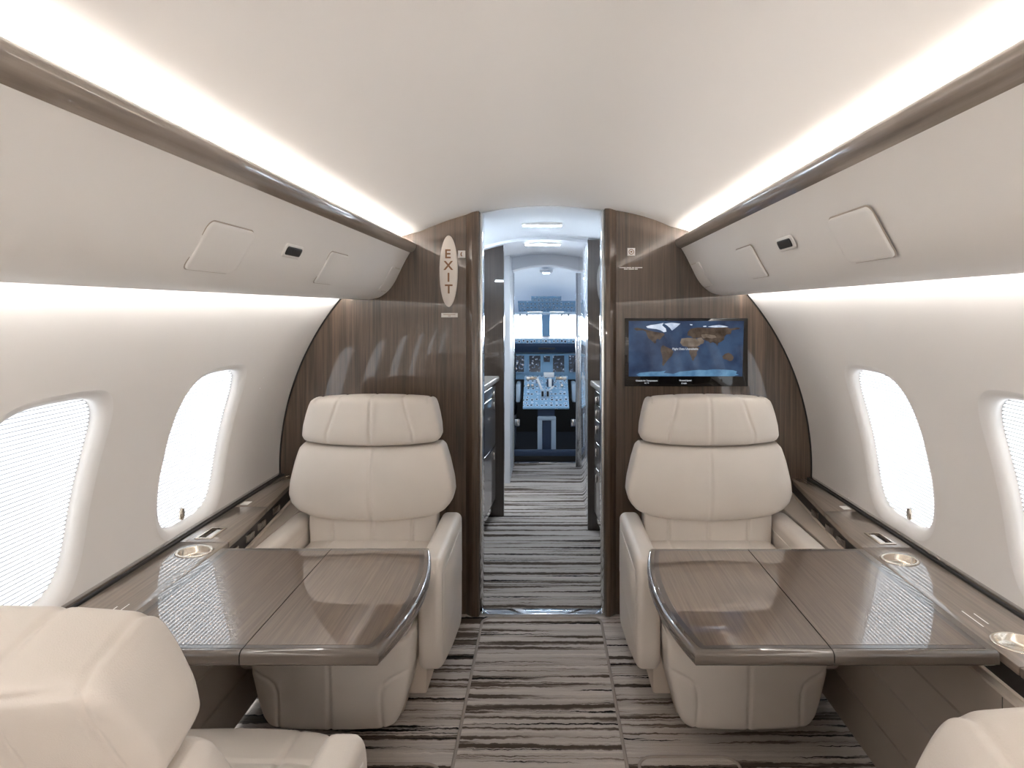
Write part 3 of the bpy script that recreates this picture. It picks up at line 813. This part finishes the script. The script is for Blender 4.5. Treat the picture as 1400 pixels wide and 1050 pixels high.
for chh, dz, dx in (('E', .078, -.004), ('X', .024, -.001), ('I', -.031, .000), ('T', -.085, .001)):
    text_mesh('letter', chh, .058, 'brown', sg, (dx, -.0069, dz), (PI / 2, 0, 0), bold=.0012, ext=.0006)

def placard(x, z, w, h, lab):
    r = empty('sign_placard', (x, YB - .0004, z)); tag(r, lab, 'placard', 'white placards on the bulkhead')
    rbox('plate', (-w / 2, -.002, -h / 2), (w / 2, 0, h / 2), 'white', r, bev=.0006); return r
p = placard(-.390, 1.673, .034, .034, 'small square white placard right of the EXIT sign')
pts = [(.006 * math.cos(a), .010 * math.sin(a)) for a in np.linspace(math.radians(60), math.radians(300), 14)] + [(.0015 * math.cos(a) + .001, .006 * math.sin(a)) for a in np.linspace(math.radians(300), math.radians(60), 10)]
o = prism('symbol', pts, 'y', -.0026, -.002, 'brown', p)
p = placard(-.447, 1.390, .076, .020, 'narrow white placard below the EXIT sign')
for k, (w, z) in enumerate(((.056, .003), (.012, -.004))): rbox('printed_line', (-w / 2, -.0024, z - .0012), (w / 2, -.002, z + .0012), 'brown', p, bev=0)
p = placard(.398, 1.684, .036, .036, 'small square white placard with a ring, above the map screen')
prof = [(.0095, -.0026), (.0125, -.0026), (.0125, -.002), (.0095, -.002)]
o = lathe('ring', prof, 'brown', p, 32, closed=True); o.data.transform(Matrix.Rotation(-PI / 2, 4, 'X') @ Matrix.Translation((0, 0, 0)))
for v in o.data.vertices: v.co.y = -.0026 if abs(v.co.y) > .0023 else -.002
prism('dot', [(.005 * math.cos(a), .004 * math.sin(a)) for a in np.linspace(0, 2 * PI, 12, endpoint=False)], 'y', -.0026, -.002, 'brown', p)
r = empty('sign_lettering', (.396, YB - .0002, 1.607)); tag(r, 'two lines of tiny white lettering on the right bulkhead', 'lettering')
for z, ws in ((.004, (.03, .022, .012, .034)), (-.003, (.018, .026, .014))):
    tot = sum(ws) + .003 * (len(ws) - 1); x = -tot / 2
    for w in ws:
        rbox('word', (x, -.0006, z - .002), (x + w, 0, z + .002), 'white', r, bev=0); x += w + .003

# map screen
SX0, SX1, SZ0, SZ1 = .366, .937, 1.060, 1.376
scx, scz = (SX0 + SX1) / 2, (SZ0 + SZ1) / 2
tv = empty('display_screen', (scx, YB - .0005, scz)); tag(tv, 'black framed screen showing a world map on the right bulkhead', 'screen')
W, H = SX1 - SX0, SZ1 - SZ0
rbox('bezel', (-W / 2, -.014, -H / 2), (W / 2, 0, H / 2), 'bezel', tv, bev=.003)
# map rectangle in photo-crop units: x 133..1238 (of frame 95..1280), y 135..660 (of frame 105..757)
def mxz(a, b):
    return (-W / 2 + (a - 97) / (1278 - 97) * W, H / 2 - (b - 107) / (755 - 107) * H)
V = []; F = []; MI = []
def addpoly(pts, mi, dy):
    b = len(V)
    for a_, b_ in pts:
        x, z = mxz(a_, b_); V.append((x, -.0143 - dy, z))
    F.append(tuple(range(b, b + len(pts)))); MI.append(mi)
addpoly([(135, 660), (135, 133), (1238, 133), (1222, 660)], 0, 0)
LANDS = [
 (1, [(180, 205), (215, 197), (270, 207), (300, 215), (380, 235), (470, 250), (480, 262), (455, 285), (440, 305), (425, 312), (415, 300), (395, 315), (400, 335), (385, 348), (365, 330), (345, 312), (325, 300), (310, 270), (300, 235), (270, 222), (210, 225)]),
 (1, [(462, 362), (495, 380), (545, 400), (566, 425), (548, 465), (520, 490), (500, 515), (480, 540), (468, 562), (455, 550), (460, 500), (452, 455), (440, 415), (445, 380)]),
 (2, [(640, 300), (700, 293), (780, 300), (800, 330), (820, 362), (780, 380), (690, 378), (650, 370), (627, 340)]),
 (1, [(690, 376), (790, 376), (815, 385), (785, 430), (788, 455), (765, 485), (755, 512), (742, 505), (730, 470), (715, 440), (712, 405)]),
 (2, [(785, 300), (830, 290), (858, 320), (850, 345), (815, 358), (800, 330)]),
 (1, [(695, 268), (700, 235), (730, 205), (800, 195), (900, 200), (1000, 195), (1060, 190), (1110, 205), (1170, 195), (1205, 200), (1190, 212), (1120, 222), (1112, 258), (1070, 262), (1050, 285), (1048, 310), (1020, 330), (990, 345), (985, 372), (970, 350), (940, 335), (915, 345), (900, 330), (860, 315), (830, 290), (790, 295), (755, 300), (730, 280)]),
 (2, [(830, 262), (880, 258), (960, 270), (975, 290), (930, 300), (880, 290), (850, 300), (835, 285)]),
 (1, [(1030, 470), (1055, 445), (1090, 435), (1120, 450), (1140, 480), (1125, 510), (1100, 515), (1070, 500), (1040, 495)]),
 (3, [(475, 160), (540, 150), (630, 158), (600, 185), (570, 210), (548, 225), (530, 200), (500, 175)]),
 (3, [(300, 185), (345, 172), (400, 165), (470, 152), (455, 175), (490, 205), (495, 235), (470, 240), (440, 222), (400, 210), (350, 205), (315, 200)]),
 (3, [(890, 188), (940, 178), (1000, 172), (1050, 180), (1090, 190), (1040, 194), (960, 196)]),
 (3, [(845, 182), (875, 178), (880, 188), (850, 190)]), (3, [(720, 162), (745, 166), (740, 176), (722, 172)]),
 (4, [(205, 640), (240, 625), (340, 615), (440, 612), (490, 605), (470, 625), (560, 635), (620, 615), (720, 605), (800, 597), (880, 600), (940, 592), (1040, 595), (1130, 600), (1170, 612), (1160, 632), (1190, 645), (1150, 652), (1150, 657), (230, 657)]),
]
for k, (mi, pts) in enumerate(LANDS): addpoly(pts, mi, .00012 * (k + 1) + .0001)
mesh_obj('display', V, F, ['sea', 'land', 'desert', 'ice', 'shelf'], tv, smooth=False, midx=MI, fix=False)
def scr_text(s, a, b, size):
    x, z = mxz(a, b); text_mesh('screen_text', s, size, 'glyph', tv, (x, -.0166, z), (PI / 2, 0, 0), ext=.0001, bold=.0001)
scr_text('Flight Data Unavailable', 675, 399, .0130)
scr_text('Outside Air Temperature', 306, 700, .0096)
scr_text('41 \u00b0F', 306, 724, .0096)
scr_text('Ground Speed', 676, 698, .0096)
scr_text('0 mph', 664, 724, .0096)

# ------------------------------------------------------------------ forward vestibule and galley
def shell(name, y0, y1, peak0, peak1, hw0, hw1, mat, n=31, rc=1.3, thick=0):
    V = []
    for y, pk, hw in ((y0, peak0, hw0), (y1, peak1, hw1)):
        for k in range(n):
            x = -hw + 2 * hw * k / (n - 1); V.append((x, y, pk - rc + math.sqrt(rc * rc - x * x)))
    return struct(mesh_obj(name, V, grid_faces(2, n), mat, fix=False))
def liner(name, secs, mat):
    V = []; xs = [-1.22, -.90] + list(np.linspace(-.80, .80, 49)) + [.90, 1.22]
    for y, dz in secs:
        for x in xs: V.append((x, y, ceil_z(max(min(x, .80), -.80)) + dz))
    o = mesh_obj(name, V, grid_faces(len(secs), len(xs)), mat, fix=False); o.data.set_sharp_from_angle(angle=math.radians(40)); return struct(o)
liner('ceiling_vestibule', [(YB + .044, .05), (YB + .044, -.005), (4.72, -.005)], 'vest')
liner('ceiling_entry', [(4.70, .05), (4.70, -.022), (6.32, -.022)], 'vest')
# header arch between galley and entry
def arch_panel(name, y0, y1, xl, xr, top, rc, mat, x_out=1.25, z_out=2.0, n=24):
    pts = [(-x_out, 0), (xl, 0)]
    for k in range(n + 1):
        x = xl + (xr - xl) * k / n; pts.append((x, top - rc + math.sqrt(rc * rc - x * x)))
    pts += [(xr, 0), (x_out, 0), (x_out, z_out), (-x_out, z_out)]
    return struct(prism(name, pts, 'y', y0, y1, mat))
struct(rbox('wall_vestibule_right', (1.15, YB + .08, 0), (1.20, 6.4, 2.0), 'vest', bev=0))
struct(rbox('wall_vestibule_left', (-1.20, YB + .08, 0), (-1.15, 4.95, 2.0), 'vest', bev=0))
struct(rbox('wall_entry_left', (-1.20, 5.62, 0), (-1.15, 6.4, 2.0), 'vest', bev=0))
struct(rbox('trim_8', (-1.20, 4.95, 1.82), (-1.15, 5.62, 2.0), 'vest', bev=0))
# dark partitions ahead of the galley counters
struct(rbox('wall_galley_left', (-1.15, 4.80, 0), (-.286, 4.88, 1.865), 'darkwood', bev=.002))
struct(rbox('wall_galley_right', (.270, 4.50, 0), (1.15, 4.58, 1.862), 'darkwood', bev=.002))
# cockpit door wall (white jamb at left, long gloss panel at right)
struct(rbox('wall_cockpit_left', (-1.15, 5.70, 0), (-.290, 6.30, 1.9), 'vest', bev=.004))
struct(rbox('wall_cockpit_right', (.2785, 4.582, 0), (1.14, 6.30, 1.88), 'vestgloss', bev=.004))
# cockpit door header
pts = [(-.30, 1.98)] + [(-.30 + .60 * k / 16, 1.795 - .9 + math.sqrt(.81 - (-.30 + .60 * k / 16) ** 2)) for k in range(17)] + [(.30, 1.98)]
struct(prism('trim_9', pts, 'y', 6.0, 6.30, 'vest'))
struct(tube('trim_10', [(-.288, 6.295, .0), (-.288, 6.295, 1.74)], .008, 'chrome', None))
struct(tube('trim_11', [(.276, 6.295, .0), (.276, 6.295, 1.74)], .008, 'chrome', None))

r = empty('dome_lamp', (0, -1.25, 1.9055)); tag(r, 'added round fill lamp, unseen, on the aft cabin ceiling', 'ceiling lamp')  # unseen lamp added behind the camera to brighten the cabin
lathe('lamp_ring', [(.0, .0), (.165, -.012), (.18, -.010), (.185, .0), (.185, .01), (.0, .01)], 'white', r, 48)
lathe('lamp_lens', [(.0, -.016), (.10, -.0155), (.155, -.0135), (.155, -.010), (.0, -.010)], 'aft_fill', r, 48)
for y, z, hw, lab in ((3.95, 1.896, .115, 'slim ceiling lamp nearest the cabin doorway'), (4.95, 1.880, .130, 'bright ceiling lamp beyond the galley arch')):
    r = empty('ceiling_lamp', (-.02, y, z)); tag(r, lab, 'ceiling lamp', 'vestibule ceiling lamps')
    rbox('lamp_frame', (-hw, -.04, -.010), (hw, .04, .012), 'white', r, bev=.004)
    rbox('lamp_lens', (-hw + .008, -.032, -.0125), (hw - .008, .032, -.0095), 'slot' if y < 4.5 else 'slot_bright', r, bev=.001)

def galley(side, sn, y0, y1, xa, xb, lab):
    """xa/xb: counter front x at y0 / y1"""
    r = empty('galley_cabinet', (side * (xa + .3), (y0 + y1) / 2, 0)); tag(r, lab, 'galley cabinet', 'galley cabinets')
    inv = Matrix.Translation((-side * (xa + .3), -(y0 + y1) / 2, 0)); ch = []
    f = lambda y, d=0: side * (xa + (xb - xa) * (y - y0) / (y1 - y0) + d)
    ys = np.linspace(y0, y1, 8)
    bulge = lambda y: -.012 * math.sin(PI * (y - y0) / (y1 - y0))
    back = side * 1.12
    ct = [(f(y) + side * bulge(y), y) for y in ys] + [(back, y1), (back, y0)]
    ch.append(prism('countertop', ct, 'z', .925, .962, 'stone', r, bev=.008, seg=3))
    bd = [(f(y, .028) + side * bulge(y), y) for y in ys] + [(back, y1), (back, y0)]
    ch.append(prism('cabinet_body', bd, 'z', .10, .9245, 'darkwood', r))
    kd = [(f(y, .085), y) for y in ys] + [(back, y1), (back, y0)]
    ch.append(prism('toe_kick', kd, 'z', 0.001, .0995, 'black', r))
    ch.append(prism('kick_rail', [(f(y, .018) + side * bulge(y), y) for y in ys] + [(f(y, .03) + side * bulge(y), y) for y in ys[::-1]], 'z', .105, .135, 'chrome', r))
    zs = [.145, .44, .60, .74, .835, .915] if side > 0 else [.145, .515, .845, .915]
    ya, yb = y0 + .02, y1 - .09
    yy = np.linspace(ya, yb, 8)
    for a, b in zip(zs, zs[1:]):
        pts = [(f(y, .014) + side * bulge(y), y) for y in yy] + [(f(y, .0278) + side * bulge(y), y) for y in yy[::-1]]
        d = prism('drawer_front', pts, 'z', a + .003, b - .003, 'galley', r); ch.append(d)
        pts = [(f(y, .011) + side * bulge(y), y) for y in yy] + [(f(y, .0139) + side * bulge(y), y) for y in yy[::-1]]
        ch.append(prism('edge_pull', pts, 'z', b - .010, b - .004, 'chrome', d))
        ym = yb - .10
        hx = f(ym, .004) + side * bulge(ym)
        h = rbox('handle', (min(hx, hx + side * .010), ym - .012, b - .085), (max(hx, hx + side * .010), ym + .012, b - .035), 'chrome', d, bev=.002); ch.append(h)
    lx = sorted((side * .52, side * 1.12))
    ch.append(rbox('added_locker', (lx[0], y0 + .05, 1.38), (lx[1], y1 - .004, 1.66), 'vest', r, bev=.02))  # unseen locker added to carry the fill strip
    lx = sorted((side * .60, side * .66))
    ch.append(rbox('added_fill_strip', (lx[0], y0 + .08, 1.661), (lx[1], y1 - .05, 1.668), 'slot', r, bev=0))  # fill strip added to brighten the vestibule, hidden from view
    for c in ch: c.data.transform(inv)
galley(-1, 'left', 3.45, 4.795, .455, .316, 'galley cabinet with pale counter left of the passage')
galley(1, 'right', 3.45, 4.495, .405, .285, 'galley cabinet with curved drawers right of the passage')
og = oval_sign('oval_reflection', .368, 1.592, .040, .137, 4.4995, 'grey'); tag(og, 'grey oval painted as a reflection, half hidden on the dark right galley partition', 'sign')  # flat grey oval: a reflection put in as colour on the partition

# ------------------------------------------------------------------ cockpit
struct(mesh_obj('floor_cockpit', [(-1.1, 6.42, -.01), (1.1, 6.42, -.01), (1.1, 8.3, -.01), (-1.1, 8.3, -.01)], [(0, 1, 2, 3)], 'pilot', fix=False))
struct(rbox('trim_12', (-.32, 6.40, 0), (.32, 6.50, .018), 'chrome', bev=.003))
def shell2(name, secs, mat, n=25):
    V = []
    for y, pk, hw, rc in secs:
        for k in range(n):
            x = -hw + 2 * hw * k / (n - 1); V.append((x, y, pk - rc + math.sqrt(max(rc * rc - x * x, 0))))
    return struct(mesh_obj(name, V, grid_faces(len(secs), n), mat, fix=False))
shell2('ceiling_cockpit', [(6.30, 1.84, 1.1, 1.3), (6.75, 1.79, 1.05, 1.25), (6.76, 1.79, .70, 1.25), (7.4, 1.62, .66, 1.25), (7.72, 1.465, .62, 1.6), (7.85, 1.39, .60, 3.0)], 'cockwall')
for nm, s in (('wall_cockpit_side_left', -1), ('wall_cockpit_side_right', 1)):
    struct(mesh_obj(nm, [(s * 1.0, 6.3, -.02), (s * 1.0, 8.3, -.02), (s * 1.0, 8.3, 1.02), (s * 1.0, 6.75, 1.02), (s * 1.0, 6.75, 1.75), (s * 1.0, 6.3, 1.85)], [(0, 1, 2, 3), (0, 3, 4, 5)], 'cockwall', fix=False))
struct(rbox('wall_cockpit_front', (-1.05, 8.15, -.02), (1.05, 8.2, 1.10), 'black', bev=0))
# windscreens
wi = 13
for nm, xa, xb, lab in (('left', -.80, -.040, 'left windscreen at the far end of the cockpit'), ('right', .048, .80, 'right windscreen at the far end of the cockpit')):
    r = empty(f'window_{wi}', ((xa + xb) / 2, 7.9, 1.2)); struct(r, lab, 'window'); wi += 1
    h = (xb - xa) / 2
    V = [(-h, .14, -.13), (h, .14, -.13), (h, -.05, .165), (-h, -.05, .165)]
    mesh_obj('window_pane', V, [(0, 1, 2, 3)], 'pane', r, fix=False)
    ctr = [(-h, .14, -.13), (h, .14, -.13), (h, -.05, .165), (-h, -.05, .165)]
    tube('window_frame', ctr, .012, 'cockl', r, 6, closed=True)
struct(prism('trim_13', [(-.040, 7.70), (.048, 7.70), (.048, 7.76), (-.040, 7.76)], 'z', 1.10, 1.42, 'cock'))
# overhead panel
r = empty('cockpit_switchboard', (0, 7.15, 1.5)); tag(r, 'blue overhead switch panel above the windscreens', 'overhead panel')
pts = [(7.40, 1.382), (7.42, 1.40), (7.05, 1.56), (7.03, 1.54)]
o = prism('lower_switches', [(7.41, 1.386), (7.43, 1.40), (7.22, 1.50), (7.20, 1.487)], 'x', -.285, .445, 'buttons', r)
o.data.transform(Matrix.Translation((0, -7.15, -1.5)))
o = prism('upper_switches', [(7.20, 1.4865), (7.22, 1.4995), (7.07, 1.545), (7.05, 1.53)], 'x', -.145, .158, 'buttons', r); o.data.transform(Matrix.Translation((0, -7.15, -1.5)))
o = rbox('sun_visor_rail', (-.5, 7.425, 1.355), (.5, 7.45, 1.385), 'cockl', r, bev=.004); o.data.transform(Matrix.Translation((0, -7.15, -1.5)))
for x in (-.27, -.20, .17, .24, .33):
    o = rbox('visor_clip', (x - .01, 7.41, 1.335), (x + .01, 7.44, 1.36), 'cockd', r, bev=.003); o.data.transform(Matrix.Translation((0, -7.15, -1.5)))
r = empty('dome_lamp', (.005, 6.62, 1.76)); tag(r, 'small round dome lamp on the cockpit ceiling', 'ceiling lamp')
lathe('lamp_ring', [(.0, .0), (.055, .0), (.062, .008), (.062, .03), (0, .03)], 'vest', r, 28)
rbox('lamp_lens', (-.032, -.03, -.012), (.032, .03, .001), 'dome', r, bev=.004)
# glareshield and instrument panel
r = empty('instrument_panel', (0, 7.3, .7)); tag(r, 'blue grey cockpit instrument panel with five dark displays', 'instrument panel')
T = Matrix.Translation((0, -7.3, -.7))
def cp(o): o.data.transform(T); return o
cp(prism('glareshield', [(7.12, 1.085), (7.14, 1.10), (7.8, 1.125), (7.8, 1.04), (7.22, .965), (7.14, 1.03)], 'x', -.72, .72, 'cockd', r, bev=.008))
cp(rbox('mode_panel', (-.36, 7.108, 1.068), (.42, 7.135, 1.116), 'buttons', r, bev=.004))
cp(rbox('glareshield_slot', (-.075, 7.135, 1.005), (.095, 7.16, 1.022), 'black', r, bev=.002))
cp(prism('panel_face', [(7.22, .955), (7.60, .955), (7.50, .70), (7.14, .70)], 'x', -.62, .62, 'cock', r, bev=.006))
def disp(px0, px1, z0=.775, z1=.94):
    # display on the sloping panel face
    yb = lambda z: 7.14 + .08 * (z - .70) / .255
    k = 7.19 / 960
    x0, x1 = (px0 - 746) * k, (px1 - 746) * k
    pts = [(yb(z0 - .012) - .010, z0 - .012), (yb(z1 + .012) - .010, z1 + .012), (yb(z1 + .012) + .02, z1 + .012), (yb(z0 - .012) + .02, z0 - .012)]
    f = cp(prism('display_frame', pts, 'x', x0 - .012, x1 + .012, 'cockl' if False else 'cock', r, bev=.003))
    pts = [(yb(z0) - .0125, z0), (yb(z1) - .0125, z1), (yb(z1), z1), (yb(z0), z0)]
    cp(prism('flight_display', pts, 'x', x0, x1, 'display', f))
for a, b in ((693, 716.5), (723.5, 739), (756, 771.5), (777.5, 800)): disp(a, b)
disp(743, 752, .875, .935)
# centre console
r = empty('center_console', (0, 6.85, 0)); tag(r, 'pale blue centre console with levers between the pilot seats', 'console')
T = Matrix.Translation((0, -6.85, 0))
cp(prism('console_top', [(6.60, .475), (6.60, .492), (7.12, .735), (7.14, .74), (7.14, .60), (6.66, .47)], 'x', -.215, .222, 'buttons2', r, bev=.006))
cp(prism('console_body', [(6.64, .001), (6.64, .47), (7.14, .60), (7.14, .001)], 'x', -.075, .085, 'cockd', r))
top = lambda y: .492 + (y - 6.60) * .467
for x in (-.055, .075):
    cp(rbox('console_leg', (x - .022, 6.615, .02), (x + .022, 6.645, .40), 'cockl', r, bev=.008))
cp(rbox('console_crossbar', (-.077, 6.612, .365), (.097, 6.646, .405), 'cockl', r, bev=.012))
def lever(x, y, tilt, h, mat, rad=.010):
    z = top(y); cp(tube('lever', [(x, y, z), (x + tilt, y - .01, z + h)], rad, mat, r, 8))
lever(-.03, 6.85, -.05, .13, 'white', .012); lever(.02, 6.86, .06, .05, 'white', .008)
for x in (-.03, .02):
    cp(rbox('throttle', (x - .020, 6.74, top(6.74) - .005), (x + .020, 6.80, top(6.74) + .085), 'cockl', r, bev=.010))
    cp(rbox('throttle_grip', (x - .010, 6.735, top(6.74) + .02), (x + .010, 6.742, top(6.74) + .07), 'black', r, bev=.002))
cp(rbox('quadrant', (.012, 6.93, top(6.93)), (.078, 7.08, top(6.93) + .065), 'cockd', r, bev=.006))
cp(rbox('quadrant_plate', (.028, 6.925, top(6.93) + .0), (.060, 7.04, top(6.93) + .075), 'white', r, bev=.004))
cp(rbox('console_screen', (-.02, 7.085, .725), (.085, 7.13, .775), 'white', r, bev=.004))
for x in (-.14, .155): cp(rbox('radio_face', (x - .055, 7.055, top(7.06) - .01), (x + .055, 7.085, top(7.06) + .028), 'nickel', r, bev=.003))
for x, y in ((-.13, 6.93), (-.17, 6.93), (.16, 6.93)): cp(lathe('knob', [(0, .03), (.012, .03), (.015, .0), (0, 0)], 'nickel', r, 16, (x, y, top(y))))
# rudder footwell sill
r = empty('footwell_sill', (0, 6.6, 0)); tag(r, 'dark blue step sill across the cockpit floor', 'step')
o = rbox('sill_plate', (-.62, 6.52, .05), (.62, 6.60, .10), 'cockd', r, bev=.01); o.data.transform(Matrix.Translation((0, -6.6, 0)))
o = rbox('sill_riser', (-.62, 6.535, -.005), (.62, 6.59, .05), 'black', r, bev=0); o.data.transform(Matrix.Translation((0, -6.6, 0)))
# pilot seats
def pilot(x, sn):
    s = 1 if x > 0 else -1
    r = empty('pilot_seat', (x, 6.95, 0)); tag(r, f'dark {sn} pilot seat beside the centre console', 'seat', 'pilot seats')
    rbox('backrest', (-.21, -.10, .40), (.21, .02, 1.02), 'pilot', r, bev=.05, seg=4)
    rbox('headrest', (-.13, -.09, 1.03), (.13, .0, 1.20), 'pilot', r, bev=.035, seg=4)
    rbox('seat_cushion', (-.22, .0, .36), (.22, .42, .47), 'pilot', r, bev=.03, seg=3)
    xi = -s * .235
    rbox('armrest', (xi - .022, -.06, .50), (xi + .022, .26, .68), 'cockl', r, bev=.012, seg=3)
    rbox('seat_frame', (-.20, -.04, .0), (.20, .34, .36), 'cockd', r, bev=.02)
    rbox('recline_knob', (xi - .035, -.08, .26), (xi + .02, -.01, .34), 'chrome', r, bev=.01)
pilot(-.505, 'left'); pilot(.515, 'right')
for s, sn in ((-1, 'left'), (1, 'right')):
    r = empty('side_console', (s * .85, 7.1, 0)); tag(r, f'pale {sn} side console beside the pilot seat', 'console', 'cockpit side consoles')
    rbox('console_body', (-.1, -.5, 0), (.1, .5, .55), 'cockd', r, bev=.01)
    rbox('console_top', (-.1, -.5, .5505), (.1, .5, .60), 'buttons2', r, bev=.006)

# ------------------------------------------------------------------ daylight
w = bpy.data.worlds.new('sky'); SC.world = w; w.use_nodes = True
nt = w.node_tree; nt.nodes.clear()
o = nt.nodes.new('ShaderNodeOutputWorld'); bg = nt.nodes.new('ShaderNodeBackground')
tc = nt.nodes.new('ShaderNodeTexCoord'); sx = nt.nodes.new('ShaderNodeSeparateXYZ')
mr = nt.nodes.new('ShaderNodeMapRange'); mr.inputs['From Min'].default_value = -1; mr.inputs['From Max'].default_value = 1
nt.links.new(tc.outputs['Generated'], sx.inputs[0]); nt.links.new(sx.outputs['Z'], mr.inputs['Value'])
r = ramp(nt, [(.0, (.42, .42, .42)), (.47, (.55, .57, .60)), (.53, (.93, .965, 1.0)), (1, (.84, .92, 1.0))])
nt.links.new(mr.outputs[0], r.inputs[0]); nt.links.new(r.outputs[0], bg.inputs[0])
ahead = nt.nodes.new('ShaderNodeMapRange'); ahead.interpolation_type = 'SMOOTHSTEP'      # the sky is brightest ahead of the nose
for k_, v_ in (('From Min', .45), ('From Max', 1), ('To Min', 2.9), ('To Max', 28)): ahead.inputs[k_].default_value = v_
nt.links.new(sx.outputs['Y'], ahead.inputs['Value']); nt.links.new(ahead.outputs[0], bg.inputs[1])
nt.links.new(bg.outputs[0], o.inputs[0])

# ------------------------------------------------------------------ camera
cam = bpy.data.cameras.new('camera'); co = bpy.data.objects.new('camera', cam); COL.objects.link(co)
co.location = (0, 0, 1.42); co.rotation_euler = (PI / 2, 0, 0)
cam.sensor_width = 36; cam.lens = 36 * 960 / 1400
cam.shift_x = (700 - 746) / 1400; cam.shift_y = -(525 - 422) / 1400
cam.clip_start = .02; cam.clip_end = 200
SC.camera = co
SC.view_settings.view_transform = 'Standard'; SC.view_settings.look = 'None'
SC.view_settings.exposure = .22; SC.view_settings.gamma = 1; SC.view_settings.use_curve_mapping = False
SC.cycles.use_denoising = True
SC.cycles.max_bounces = 14; SC.cycles.diffuse_bounces = 8; SC.cycles.glossy_bounces = 5; SC.cycles.transparent_max_bounces = 8
SC.cycles.caustics_reflective = False; SC.cycles.caustics_refractive = False
SC.cycles.sample_clamp_indirect = 40
